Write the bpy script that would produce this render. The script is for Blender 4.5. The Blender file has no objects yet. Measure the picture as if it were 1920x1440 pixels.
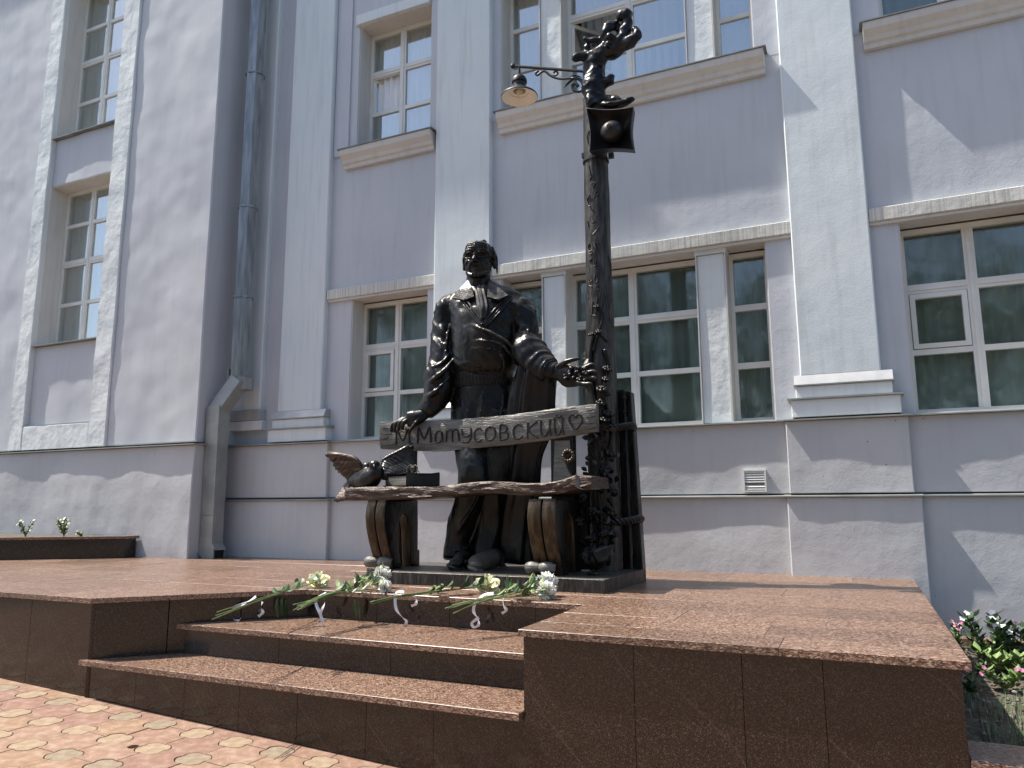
import bpy, bmesh, math, random
import numpy as np
from mathutils import Vector, Matrix, noise
random.seed(7)
C = bpy.context.scene.collection
S = bpy.context.scene

# ---------------------------------------------------------------- camera, sky, sun, exposure
F, YAW, PIT, ROL = 1402.2, 0.4306, 0.15884, -0.00385
_f = Vector((-math.sin(YAW)*math.cos(PIT), math.cos(YAW)*math.cos(PIT), math.sin(PIT)))
_r0 = Vector((math.cos(YAW), math.sin(YAW), 0)); _u0 = _r0.cross(_f)
CR = _r0*math.cos(ROL) + _u0*math.sin(ROL); CU = _u0*math.cos(ROL) - _r0*math.sin(ROL)
CAM = Vector((0, 0, 0.65))
cd = bpy.data.cameras.new('camera'); cam = bpy.data.objects.new('camera', cd); C.objects.link(cam)
m3 = Matrix((CR, CU, -_f)).transposed(); m4 = m3.to_4x4(); m4.translation = CAM; cam.matrix_world = m4
cd.sensor_width = 36; cd.lens = F/1920*36; cd.clip_start = 0.05; cd.clip_end = 600
S.camera = cam
w = bpy.data.worlds.new('World'); S.world = w; w.use_nodes = True
SUN = Vector((1, 0.205, -1.72)).normalized()
nt = w.node_tree; bg = nt.nodes['Background']; sk = nt.nodes.new('ShaderNodeTexSky'); sk.sky_type = 'NISHITA'; sk.sun_disc = False
sk.sun_elevation = math.asin(-SUN.z); sk.sun_rotation = math.atan2(-SUN.x, -SUN.y); sk.air_density = 1.0; sk.dust_density = 1.8
nt.links.new(sk.outputs[0], bg.inputs[0]); bg.inputs[1].default_value = 0.135
sl = bpy.data.lights.new('sun', 'SUN'); sl.energy = 5.0; sl.angle = math.radians(0.53); sl.color = (1, 0.95, 0.87)
so = bpy.data.objects.new('sun', sl); C.objects.link(so); so.rotation_euler = SUN.to_track_quat('-Z', 'Y').to_euler(); so.location = (-20, -4, 30)
S.view_settings.view_transform = 'Standard'; S.view_settings.look = 'None'; S.view_settings.gamma = 1; S.view_settings.use_curve_mapping = False
S.view_settings.exposure = 0.74

def at(px, py, Y):                       # the point at depth Y that the 1920x1440 photograph shows at (px, py)
    d = CR*((px-960)/F) + CU*((720-py)/F) + _f
    return CAM + d*((Y-CAM.y)/d.y)
def atz(px, py, z):
    d = CR*((px-960)/F) + CU*((720-py)/F) + _f
    return CAM + d*((z-CAM.z)/d.z)

# ---------------------------------------------------------------- materials
def mat(name, col, rough=0.6, metal=0.0, col2=None, scale=6.0, stretch=(1, 1, 1), bump=0.0, bscale=None, spec=0.5, col3=None, detail=6, lo=0.35, hi=0.65, bstretch=None):
    m = bpy.data.materials.new(name); m.use_nodes = True; n = m.node_tree.nodes; L = m.node_tree.links
    p = n['Principled BSDF']; p.inputs['Roughness'].default_value = rough; p.inputs['Metallic'].default_value = metal
    p.inputs['Specular IOR Level'].default_value = spec
    p.inputs['Base Color'].default_value = (*col, 1)
    tc = n.new('ShaderNodeTexCoord'); mp = n.new('ShaderNodeMapping'); mp.inputs['Scale'].default_value = stretch
    L.new(tc.outputs['Object'], mp.inputs[0])
    if col2:
        nz = n.new('ShaderNodeTexNoise'); nz.inputs['Scale'].default_value = scale; nz.inputs['Detail'].default_value = detail
        L.new(mp.outputs[0], nz.inputs[0]); cr = n.new('ShaderNodeValToRGB'); e = cr.color_ramp
        e.elements[0].position = lo; e.elements[0].color = (*col, 1); e.elements[1].position = hi; e.elements[1].color = (*col2, 1)
        if col3: x = e.elements.new((lo+hi)/2); x.color = (*col3, 1)
        L.new(nz.outputs[0], cr.inputs[0]); L.new(cr.outputs[0], p.inputs['Base Color'])
    if bump:
        mp2 = n.new('ShaderNodeMapping'); mp2.inputs['Scale'].default_value = bstretch or stretch; L.new(tc.outputs['Object'], mp2.inputs[0])
        nb = n.new('ShaderNodeTexNoise'); nb.inputs['Scale'].default_value = bscale or scale; nb.inputs['Detail'].default_value = 5
        L.new(mp2.outputs[0], nb.inputs[0]); b = n.new('ShaderNodeBump'); b.inputs['Strength'].default_value = 1; b.inputs['Distance'].default_value = bump
        L.new(nb.outputs[0], b.inputs['Height']); L.new(b.outputs[0], p.inputs['Normal'])
    return m

def plaster(name, a, b, dirt, bump, bscale, th=(0.5, 0.8), fine=9):
    m = mat(name, a, 0.85, col2=b, scale=0.9, bump=bump, bscale=bscale, spec=0.25)
    n = m.node_tree.nodes; L = m.node_tree.links; p = n['Principled BSDF']; src = p.inputs['Base Color'].links[0].from_socket
    tc = n['Texture Coordinate']; mp = n.new('ShaderNodeMapping'); mp.inputs['Scale'].default_value = (fine, fine, 0.7); L.new(tc.outputs['Object'], mp.inputs[0])
    nz = n.new('ShaderNodeTexNoise'); nz.inputs['Scale'].default_value = 1.6; nz.inputs['Detail'].default_value = 8; L.new(mp.outputs[0], nz.inputs[0])
    mr = n.new('ShaderNodeMapRange'); mr.inputs[1].default_value = th[0]; mr.inputs[2].default_value = th[1]; mr.inputs[3].default_value = 0; mr.inputs[4].default_value = dirt; L.new(nz.outputs[0], mr.inputs[0])
    mx = n.new('ShaderNodeMix'); mx.data_type = 'RGBA'; mx.inputs['B'].default_value = (0.16, 0.15, 0.13, 1); L.new(mr.outputs[0], mx.inputs['Factor']); L.new(src, mx.inputs['A'])
    L.new(mx.outputs['Result'], p.inputs['Base Color'])
    # fine grain over the broad relief
    nb = [x for x in n if x.type == 'BUMP'][0]
    b2 = n.new('ShaderNodeBump'); b2.inputs['Distance'].default_value = 0.0012; n3 = n.new('ShaderNodeTexNoise'); n3.inputs['Scale'].default_value = 60; n3.inputs['Detail'].default_value = 4
    L.new(tc.outputs['Object'], n3.inputs[0]); L.new(n3.outputs[0], b2.inputs['Height']); L.new(nb.outputs[0], b2.inputs['Normal']); L.new(b2.outputs[0], p.inputs['Normal'])
    return m

def granite(name, pal, rough, streak):
    m = bpy.data.materials.new(name); m.use_nodes = True; n = m.node_tree.nodes; L = m.node_tree.links; p = n['Principled BSDF']
    tc = n.new('ShaderNodeTexCoord'); mp = n.new('ShaderNodeMapping'); mp.inputs['Scale'].default_value = streak; L.new(tc.outputs['Object'], mp.inputs[0])
    oi = n.new('ShaderNodeObjectInfo')
    ad = n.new('ShaderNodeVectorMath'); ad.operation = 'ADD'; L.new(mp.outputs[0], ad.inputs[0])
    sc = n.new('ShaderNodeVectorMath'); sc.operation = 'SCALE'; sc.inputs[0].default_value = (13, 7, 5); L.new(oi.outputs['Random'], sc.inputs['Scale']); L.new(sc.outputs[0], ad.inputs[1])
    v = n.new('ShaderNodeTexVoronoi'); v.inputs['Scale'].default_value = 120; L.new(ad.outputs[0], v.inputs['Vector'])
    nz = n.new('ShaderNodeTexNoise'); nz.inputs['Scale'].default_value = 28; nz.inputs['Detail'].default_value = 7; nz.inputs['Roughness'].default_value = 0.75; L.new(ad.outputs[0], nz.inputs[0])
    sp = n.new('ShaderNodeSeparateColor'); L.new(v.outputs['Color'], sp.inputs[0])
    mm = n.new('ShaderNodeMath'); mm.operation = 'MULTIPLY_ADD'; mm.inputs[1].default_value = 0.5; L.new(sp.outputs[0], mm.inputs[0])
    m2 = n.new('ShaderNodeMath'); m2.operation = 'MULTIPLY'; m2.inputs[1].default_value = 0.5; L.new(nz.outputs[0], m2.inputs[0]); L.new(m2.outputs[0], mm.inputs[2])
    cr = n.new('ShaderNodeValToRGB'); e = cr.color_ramp; e.elements[0].position = 0.22; e.elements[0].color = (*pal[0], 1); e.elements[1].position = 0.8; e.elements[1].color = (*pal[-1], 1)
    for i, c in enumerate(pal[1:-1]): x = e.elements.new(0.22+0.58*(i+1)/(len(pal)-1)); x.color = (*c, 1)
    L.new(mm.outputs[0], cr.inputs[0])
    # slab-to-slab tone and pale veins
    hs = n.new('ShaderNodeHueSaturation'); mr = n.new('ShaderNodeMapRange'); mr.inputs[3].default_value = 0.82; mr.inputs[4].default_value = 1.15
    L.new(oi.outputs['Random'], mr.inputs[0]); L.new(mr.outputs[0], hs.inputs['Value']); L.new(cr.outputs[0], hs.inputs['Color'])
    wv = n.new('ShaderNodeTexWave'); wv.inputs['Scale'].default_value = 0.35; wv.inputs['Distortion'].default_value = 2.5; wv.inputs['Detail'].default_value = 4; wv.bands_direction = 'DIAGONAL'; L.new(ad.outputs[0], wv.inputs[0])
    r2 = n.new('ShaderNodeMapRange'); r2.inputs[1].default_value = 0.9990; r2.inputs[2].default_value = 1.0; r2.inputs[4].default_value = 0.07; L.new(wv.outputs[0], r2.inputs[0])
    mx = n.new('ShaderNodeMix'); mx.data_type = 'RGBA'; mx.inputs['B'].default_value = (0.4, 0.3, 0.24, 1); L.new(r2.outputs[0], mx.inputs['Factor']); L.new(hs.outputs[0], mx.inputs['A'])
    L.new(mx.outputs['Result'], p.inputs['Base Color'])
    n2 = n.new('ShaderNodeTexNoise'); n2.inputs['Scale'].default_value = 3; n2.inputs['Detail'].default_value = 6; L.new(tc.outputs['Object'], n2.inputs[0])
    r3 = n.new('ShaderNodeMapRange'); r3.inputs[3].default_value = rough*0.7; r3.inputs[4].default_value = rough*1.5; L.new(n2.outputs[0], r3.inputs[0]); L.new(r3.outputs[0], p.inputs['Roughness'])
    return m

M = {}
M['lilac'] = plaster('lilac_plaster', (0.485, 0.51, 0.545), (0.53, 0.55, 0.58), 0.13, 0.02, 1.6)
M['lilac_rough'] = plaster('rough_lilac_plaster', (0.485, 0.505, 0.535), (0.535, 0.55, 0.57), 0.10, 0.05, 0.8); [x for x in M['lilac_rough'].node_tree.nodes if x.type == 'TEX_NOISE' and abs(x.inputs['Scale'].default_value-0.8) < .01][0].inputs['Detail'].default_value = 2.5
M['white'] = plaster('white_plaster', (0.61, 0.67, 0.69), (0.67, 0.715, 0.72), 0.22, 0.012, 1.5)
M['white_rough'] = plaster('rough_white_plaster', (0.64, 0.68, 0.68), (0.70, 0.73, 0.72), 0.18, 0.02, 4.0)
M['plinth'] = plaster('grey_plinth_plaster', (0.45, 0.46, 0.475), (0.51, 0.515, 0.52), 0.10, 0.02, 1.8)
pm = M['plinth']; n = pm.node_tree.nodes; L = pm.node_tree.links; p = n['Principled BSDF']; src = p.inputs['Base Color'].links[0].from_socket     # chipped spots in the render
vo = n.new('ShaderNodeTexVoronoi'); vo.inputs['Scale'].default_value = 16; vo.inputs['Randomness'].default_value = 1; mpv = n.new('ShaderNodeMapping'); mpv.inputs['Scale'].default_value = (1, 1, 1.7); mpv.inputs['Rotation'].default_value = (0, .7, 0); L.new(n['Texture Coordinate'].outputs['Object'], mpv.inputs[0]); L.new(mpv.outputs[0], vo.inputs['Vector']); sc_ = n.new('ShaderNodeSeparateColor'); L.new(vo.outputs['Color'], sc_.inputs[0])
g1 = n.new('ShaderNodeMath'); g1.operation = 'GREATER_THAN'; g1.inputs[1].default_value = .972; L.new(sc_.outputs[0], g1.inputs[0]); g2_ = n.new('ShaderNodeMath'); g2_.operation = 'LESS_THAN'; g2_.inputs[1].default_value = .11; L.new(vo.outputs['Distance'], g2_.inputs[0]); g3_ = n.new('ShaderNodeMath'); g3_.operation = 'MULTIPLY'; L.new(g1.outputs[0], g3_.inputs[0]); L.new(g2_.outputs[0], g3_.inputs[1])
mx = n.new('ShaderNodeMix'); mx.data_type = 'RGBA'; mx.inputs['B'].default_value = (0.10, 0.095, 0.085, 1); L.new(g3_.outputs[0], mx.inputs['Factor']); L.new(src, mx.inputs['A']); L.new(mx.outputs['Result'], p.inputs['Base Color'])
M['stained'] = plaster('weathered_white_plaster', (0.56, 0.56, 0.51), (0.70, 0.69, 0.63), 0.6, 0.006, 9, (0.45, 0.75), 34)
M['cream'] = plaster('cream_plaster', (0.56, 0.55, 0.52), (0.62, 0.61, 0.575), 0.2, 0.004, 5)
M['flash'] = mat('zinc_flashing', (0.40, 0.40, 0.40), 0.4, 0.3, col2=(0.52, 0.52, 0.50), scale=5)
M['darkflash'] = mat('dark_flashing', (0.16, 0.16, 0.16), 0.5, 0.2, col2=(0.24, 0.24, 0.23), scale=5)
M['zinc'] = mat('galvanised_steel', (0.17, 0.19, 0.20), 0.38, 0.55, col2=(0.30, 0.32, 0.33), scale=3, stretch=(6, 6, 0.8))
M['zinc_pale'] = mat('painted_steel', (0.25, 0.265, 0.26), 0.5, 0.25, col2=(0.34, 0.35, 0.335), scale=4)
M['frame'] = mat('window_paint', (0.66, 0.66, 0.62), 0.45, col2=(0.74, 0.74, 0.70), scale=4)
M['curtain'] = mat('white_curtain', (0.80, 0.82, 0.84), 0.9, col2=(0.88, 0.89, 0.90), scale=3)
M['greencurtain'] = mat('green_curtain', (0.15, 0.175, 0.165), 0.9, col2=(0.20, 0.225, 0.21), scale=2)
M['room'] = mat('room_wall', (0.14, 0.14, 0.14), 0.9)
M['dark'] = mat('dark_void', (0.01, 0.01, 0.01), 0.9)
g = bpy.data.materials.new('window_glass'); g.use_nodes = True; n = g.node_tree.nodes; L = g.node_tree.links; n.clear()
o_ = n.new('ShaderNodeOutputMaterial'); mx = n.new('ShaderNodeMixShader'); fr = n.new('ShaderNodeLayerWeight'); fr.inputs[0].default_value = 0.5
pw = n.new('ShaderNodeMath'); pw.operation = 'POWER'; pw.inputs[1].default_value = 4.0; sch = n.new('ShaderNodeMath'); sch.operation = 'MULTIPLY_ADD'; sch.inputs[1].default_value = 0.90; sch.inputs[2].default_value = 0.10
tr = n.new('ShaderNodeBsdfTransparent'); tr.inputs[0].default_value = (0.88, 0.93, 0.91, 1); gl = n.new('ShaderNodeBsdfGlossy'); gl.inputs['Roughness'].default_value = 0.05
nn = n.new('ShaderNodeTexNoise'); nn.inputs['Scale'].default_value = 1.1; nb = n.new('ShaderNodeBump'); nb.inputs['Distance'].default_value = 0.006; tcg = n.new('ShaderNodeTexCoord')
L.new(tcg.outputs['Object'], nn.inputs[0]); L.new(nn.outputs[0], nb.inputs['Height']); L.new(nb.outputs[0], gl.inputs['Normal'])
L.new(fr.outputs['Facing'], pw.inputs[0]); L.new(pw.outputs[0], sch.inputs[0])
L.new(sch.outputs[0], mx.inputs[0]); L.new(tr.outputs[0], mx.inputs[1]); L.new(gl.outputs[0], mx.inputs[2]); L.new(mx.outputs[0], o_.inputs[0]); M['glass'] = g
g2 = g.copy(); g2.name = 'double_glazing'; [x for x in g2.node_tree.nodes if x.type == 'MATH' and x.operation == 'MULTIPLY_ADD'][0].inputs[1].default_value = 0.62; [x for x in g2.node_tree.nodes if x.type == 'MATH' and x.operation == 'MULTIPLY_ADD'][0].inputs[2].default_value = 0.38; M['glass_upper'] = g2
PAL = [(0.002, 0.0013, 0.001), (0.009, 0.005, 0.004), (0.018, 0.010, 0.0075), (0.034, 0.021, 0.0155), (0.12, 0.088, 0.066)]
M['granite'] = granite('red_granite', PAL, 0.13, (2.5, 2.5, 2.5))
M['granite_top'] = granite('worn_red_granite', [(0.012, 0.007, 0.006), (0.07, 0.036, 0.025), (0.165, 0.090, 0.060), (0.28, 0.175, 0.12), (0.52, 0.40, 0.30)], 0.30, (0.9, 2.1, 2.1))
M['grout'] = mat('stone_grout', (0.33, 0.28, 0.24), 0.9)
M['concrete'] = mat('platform_core', (0.05, 0.04, 0.035), 0.9)
M['red_paver'] = mat('red_paver', (0.205, 0.118, 0.078), 0.85, col2=(0.30, 0.20, 0.145), scale=14, bump=0.003, bscale=60, col3=(0.25, 0.145, 0.098))
M['yellow_paver'] = mat('yellow_paver', (0.235, 0.163, 0.098), 0.85, col2=(0.325, 0.24, 0.158), scale=16, bump=0.003, bscale=70)
M['sand'] = mat('dirty_joint_sand', (0.07, 0.055, 0.04), 0.95, col2=(0.12, 0.095, 0.07), scale=12)
def bronze(name, a, b, c, rough, metal, scale=5, bump=0.003, bscale=26, stretch=(1, 1, 1), dust_highlight=.5, spec=.42):
    m = mat(name, a, rough, metal, col2=b, col3=c, scale=scale, bump=bump, bscale=bscale, stretch=stretch, lo=0.3, hi=0.72, detail=9)
    n = m.node_tree.nodes; L = m.node_tree.links; nz = n.new('ShaderNodeTexNoise'); nz.inputs['Scale'].default_value = 11; nz.inputs['Detail'].default_value = 6
    L.new(n['Texture Coordinate'].outputs['Object'], nz.inputs[0]); r = n.new('ShaderNodeMapRange'); r.inputs[3].default_value = rough*0.65; r.inputs[4].default_value = rough*1.45
    L.new(nz.outputs[0], r.inputs[0]); L.new(r.outputs[0], n['Principled BSDF'].inputs['Roughness'])
    bb = [x for x in n if x.type == 'BUMP'][0]; b2 = n.new('ShaderNodeBump'); b2.inputs['Distance'].default_value = 0.0016; n3 = n.new('ShaderNodeTexNoise'); n3.inputs['Scale'].default_value = 95; n3.inputs['Detail'].default_value = 4
    L.new(n['Texture Coordinate'].outputs['Object'], n3.inputs[0]); L.new(n3.outputs[0], b2.inputs['Height']); L.new(bb.outputs[0], b2.inputs['Normal']); L.new(b2.outputs[0], n['Principled BSDF'].inputs['Normal'])
    p = n['Principled BSDF']; p.inputs['Specular IOR Level'].default_value = spec; src = p.inputs['Base Color'].links[0].from_socket     # pale weathering on upward faces that also paints in their sunlit highlights
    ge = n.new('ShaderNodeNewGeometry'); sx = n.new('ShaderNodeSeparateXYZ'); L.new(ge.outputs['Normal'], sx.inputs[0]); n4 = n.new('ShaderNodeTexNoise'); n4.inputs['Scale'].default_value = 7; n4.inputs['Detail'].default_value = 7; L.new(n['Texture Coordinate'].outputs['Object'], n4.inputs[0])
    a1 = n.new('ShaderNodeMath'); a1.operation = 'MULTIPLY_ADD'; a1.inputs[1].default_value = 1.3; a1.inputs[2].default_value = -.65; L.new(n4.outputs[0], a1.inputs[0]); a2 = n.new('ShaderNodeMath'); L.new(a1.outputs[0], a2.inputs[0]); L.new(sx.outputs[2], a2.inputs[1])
    mr = n.new('ShaderNodeMapRange'); mr.inputs[1].default_value = .3; mr.inputs[2].default_value = 1.0; mr.inputs[4].default_value = dust_highlight; L.new(a2.outputs[0], mr.inputs[0]); mx = n.new('ShaderNodeMix'); mx.data_type = 'RGBA'; mx.inputs['B'].default_value = (0.20, 0.185, 0.16, 1); L.new(mr.outputs[0], mx.inputs['Factor']); L.new(src, mx.inputs['A']); L.new(mx.outputs['Result'], p.inputs['Base Color'])
    return m
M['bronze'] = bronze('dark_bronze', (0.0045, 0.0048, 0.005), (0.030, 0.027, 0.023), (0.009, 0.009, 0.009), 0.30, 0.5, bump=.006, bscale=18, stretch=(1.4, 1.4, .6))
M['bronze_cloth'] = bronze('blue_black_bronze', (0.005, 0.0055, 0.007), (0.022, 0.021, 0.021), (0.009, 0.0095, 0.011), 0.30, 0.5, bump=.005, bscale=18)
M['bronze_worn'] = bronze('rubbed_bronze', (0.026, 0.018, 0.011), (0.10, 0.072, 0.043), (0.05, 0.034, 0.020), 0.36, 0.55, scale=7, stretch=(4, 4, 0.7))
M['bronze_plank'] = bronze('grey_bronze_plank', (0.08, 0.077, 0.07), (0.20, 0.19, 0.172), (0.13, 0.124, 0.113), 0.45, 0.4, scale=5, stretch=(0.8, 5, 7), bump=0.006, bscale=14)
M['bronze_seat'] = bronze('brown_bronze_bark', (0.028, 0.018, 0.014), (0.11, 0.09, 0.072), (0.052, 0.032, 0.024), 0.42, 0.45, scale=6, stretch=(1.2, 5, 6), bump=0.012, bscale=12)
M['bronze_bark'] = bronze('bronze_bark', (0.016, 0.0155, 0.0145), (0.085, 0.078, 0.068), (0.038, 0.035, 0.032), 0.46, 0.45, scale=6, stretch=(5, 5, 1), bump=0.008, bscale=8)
M['pale_bronze'] = bronze('pale_beige_bronze', (0.09, 0.077, 0.06), (0.20, 0.175, 0.145), (0.14, 0.12, 0.096), 0.45, 0.45)
M['carve'] = mat('carved_groove', (0.010, 0.010, 0.011), 0.7, 0.2)
M['enamel'] = mat('cream_enamel', (0.74, 0.68, 0.56), 0.45, col2=(0.80, 0.75, 0.65), scale=6)
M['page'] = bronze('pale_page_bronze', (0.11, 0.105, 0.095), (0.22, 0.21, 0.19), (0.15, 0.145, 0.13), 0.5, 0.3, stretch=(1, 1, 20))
M['iron'] = mat('black_iron', (0.02, 0.02, 0.02), 0.45, 0.4)
M['bulb'] = mat('bulb_glass', (0.5, 0.45, 0.35), 0.15)
M['stem'] = mat('flower_stem', (0.07, 0.12, 0.03), 0.6, col2=(0.17, 0.22, 0.08), scale=10)
M['leaf'] = mat('dark_leaf', (0.025, 0.055, 0.02), 0.45, col2=(0.06, 0.11, 0.035), scale=14)
M['leaf2'] = mat('pale_leaf', (0.10, 0.17, 0.05), 0.5, col2=(0.20, 0.28, 0.09), scale=14)
M['petal_white'] = mat('white_petal', (0.78, 0.78, 0.70), 0.7, col2=(0.84, 0.84, 0.80), scale=20)
M['petal_yellow'] = mat('pale_yellow_petal', (0.72, 0.68, 0.32), 0.7, col2=(0.80, 0.78, 0.52), scale=20)
M['petal_pink'] = mat('pink_petal', (0.40, 0.08, 0.20), 0.6, col2=(0.55, 0.22, 0.36), scale=20)
M['ribbon'] = mat('white_ribbon', (0.74, 0.75, 0.80), 0.35)
M['soil'] = mat('dry_soil', (0.07, 0.055, 0.04), 0.95, col2=(0.13, 0.105, 0.08), scale=30, bump=0.02, bscale=30)
M['grassm'] = mat('grey_green_grass', (0.10, 0.14, 0.07), 0.6, col2=(0.22, 0.26, 0.15), scale=20)
M['treeleaf'] = mat('tree_leaf', (0.04, 0.075, 0.022), 0.5, col2=(0.09, 0.13, 0.04), scale=1.2)
M['trunk'] = mat('tree_bark', (0.10, 0.08, 0.06), 0.9, col2=(0.17, 0.14, 0.11), scale=8, stretch=(3, 3, 0.6))
M['dryleaf'] = mat('dry_leaf', (0.16, 0.09, 0.035), 0.7)
M['asphalt'] = mat('far_paving', (0.10, 0.09, 0.08), 0.9, col2=(0.14, 0.12, 0.105), scale=4)  # darkened to stand in for tree shade on the far square

# ---------------------------------------------------------------- mesh helpers
class MB:
    def __init__(s): s.v = []; s.f = []
    def add(s, vs, fs):
        k = len(s.v); s.v += [tuple(v) for v in vs]; s.f += [tuple(i+k for i in f) for f in fs]; return s
    def box(s, x0, x1, y0, y1, z0, z1):
        return s.add([(x0,y0,z0),(x1,y0,z0),(x1,y1,z0),(x0,y1,z0),(x0,y0,z1),(x1,y0,z1),(x1,y1,z1),(x0,y1,z1)],
                     [(0,3,2,1),(4,5,6,7),(0,1,5,4),(1,2,6,5),(2,3,7,6),(3,0,4,7)])
    def prism(s, poly, z0, z1, ch=0.0):           # poly (x,y) counter-clockwise; top edge chamfered by ch
        n = len(poly); cx = sum(p[0] for p in poly)/n; cy = sum(p[1] for p in poly)/n
        a = [(p[0], p[1], z0) for p in poly]
        if ch:
            b = [(p[0], p[1], z1-ch) for p in poly]; c = []
            for i in range(n):
                p0, p, p1 = Vector(poly[i-1]), Vector(poly[i]), Vector(poly[(i+1) % n])
                d0 = (p-p0).normalized(); d1 = (p1-p).normalized(); n0 = Vector((-d0.y, d0.x)); n1 = Vector((-d1.y, d1.x)); q = (n0+n1)
                q = q/max(q.length_squared/2, 0.3); c.append((p.x+q.x*ch, p.y+q.y*ch, z1))
            rings = [a, b, c]
        else: rings = [a, [(p[0], p[1], z1) for p in poly]]
        fs = [tuple(range(n-1, -1, -1))]
        for k in range(len(rings)-1):
            for i in range(n): j = (i+1) % n; fs.append((k*n+i, k*n+j, (k+1)*n+j, (k+1)*n+i))
        fs.append(tuple((len(rings)-1)*n+i for i in range(n)))
        return s.add(sum(rings, []), fs)
    def extrude(s, prof, axis, a, b, ch=0.0):     # prof 2D, extruded along axis 'x' (prof=(y,z)) or 'y' (prof=(x,z))
        t = MB(); t.prism(prof, a, b)
        if axis == 'x': vs = [(z, x, y) for x, y, z in t.v]
        else: vs = [(x, z, y) for x, y, z in t.v]
        fs = t.f if axis == 'x' else [f[::-1] for f in t.f]
        return s.add(vs, fs)
    def tube(s, pts, rad, n=12, hint=(0, -1, 0), sub=0, cap=True, flat=False):   # rad: number or (side, front) per point
        P = [Vector(p) for p in pts]; R = [(r, r) if isinstance(r, (int, float)) else r for r in (rad if isinstance(rad, (list, tuple)) else [rad]*len(P))]
        if sub: P, R = smooth(P, R, sub)
        h = Vector(hint).normalized(); rings = []; k0 = len(s.v); N = len(P)
        for i, p in enumerate(P):
            t = (P[min(i+1, N-1)]-P[max(i-1, 0)]).normalized()
            sd = t.cross(h)
            if sd.length < 0.15: sd = t.cross(Vector((0.3, 0.2, 1)))
            sd.normalize(); fr = sd.cross(t).normalized()
            if flat: sd, fr = Vector((-1, 0, 0)), Vector((0, -1, 0))
            for j in range(n):
                a = 2*math.pi*j/n; s.v.append(tuple(p+sd*(R[i][0]*math.cos(a))+fr*(R[i][1]*math.sin(a))))
        for i in range(N-1):
            for j in range(n): jj = (j+1) % n; s.f.append((k0+i*n+j, k0+i*n+jj, k0+(i+1)*n+jj, k0+(i+1)*n+j))
        if cap:
            s.f.append(tuple(k0+j for j in range(n-1, -1, -1))); s.f.append(tuple(k0+(N-1)*n+j for j in range(n)))
        return s
    def ell(s, c, r, n=12, m=8, rot=None):
        c = Vector(c); r = (r, r, r) if isinstance(r, (int, float)) else r; k0 = len(s.v)
        for i in range(m+1):
            th = math.pi*i/m
            for j in range(n):
                a = 2*math.pi*j/n; v = Vector((r[0]*math.sin(th)*math.cos(a), r[1]*math.sin(th)*math.sin(a), r[2]*math.cos(th)))
                if rot: v = rot @ v
                s.v.append(tuple(c+v))
        for i in range(m):
            for j in range(n): jj = (j+1) % n; s.f.append((k0+i*n+j, k0+(i+1)*n+j, k0+(i+1)*n+jj, k0+i*n+jj))
        return s
    def lathe(s, c, prof, n=24):                    # prof (r,z) about vertical axis at c
        k0 = len(s.v); c = Vector(c)
        for r, z in prof:
            for j in range(n): a = 2*math.pi*j/n; s.v.append((c.x+r*math.cos(a), c.y+r*math.sin(a), c.z+z))
        for i in range(len(prof)-1):
            for j in range(n): jj = (j+1) % n; s.f.append((k0+i*n+j, k0+i*n+jj, k0+(i+1)*n+jj, k0+(i+1)*n+j))
        return s
    def ribbon(s, pts, wv, th=0.0):                 # strip of half-width vector wv
        k0 = len(s.v)
        for i, p in enumerate(pts):
            wvi = Vector(wv[i] if isinstance(wv, list) else wv); s.v.append(tuple(Vector(p)-wvi)); s.v.append(tuple(Vector(p)+wvi))
        for i in range(len(pts)-1): s.f.append((k0+2*i, k0+2*i+1, k0+2*i+3, k0+2*i+2))
        return s
    def leaf(s, b, d, wd, L, W, fold=0.15, n=4):    # pointed leaf at b along d, width direction wd
        b = Vector(b); d = Vector(d).normalized(); wd = Vector(wd); wd = (wd-d*wd.dot(d)).normalized(); up = d.cross(wd); k0 = len(s.v)
        for i in range(n+1):
            t = i/n; ww = W*math.sin(math.pi*min(t*0.92+0.06, 1))**0.8 if i < n else 0.001; c = b+d*(L*t)+up*(-0.25*L*t*t)
            s.v += [tuple(c-wd*ww+up*fold*ww), tuple(c), tuple(c+wd*ww+up*fold*ww)]
        for i in range(n):
            a = k0+3*i; s.f += [(a, a+1, a+4, a+3), (a+1, a+2, a+5, a+4)]
        return s
    def mesh(s, name, m, smooth=False, ang=None):
        me = bpy.data.meshes.new(name); me.from_pydata(s.v, [], s.f)
        if m: me.materials.append(M[m] if isinstance(m, str) else m)
        if smooth:
            me.polygons.foreach_set('use_smooth', [True]*len(me.polygons))
            if ang: me.set_sharp_from_angle(angle=math.radians(ang))
        me.update(); return me
    def build(s, name, m, parent=None, smooth=False, ang=None, label=None, kind=None):
        return link(name, s.mesh(name, m, smooth, ang), parent, label, kind)

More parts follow.
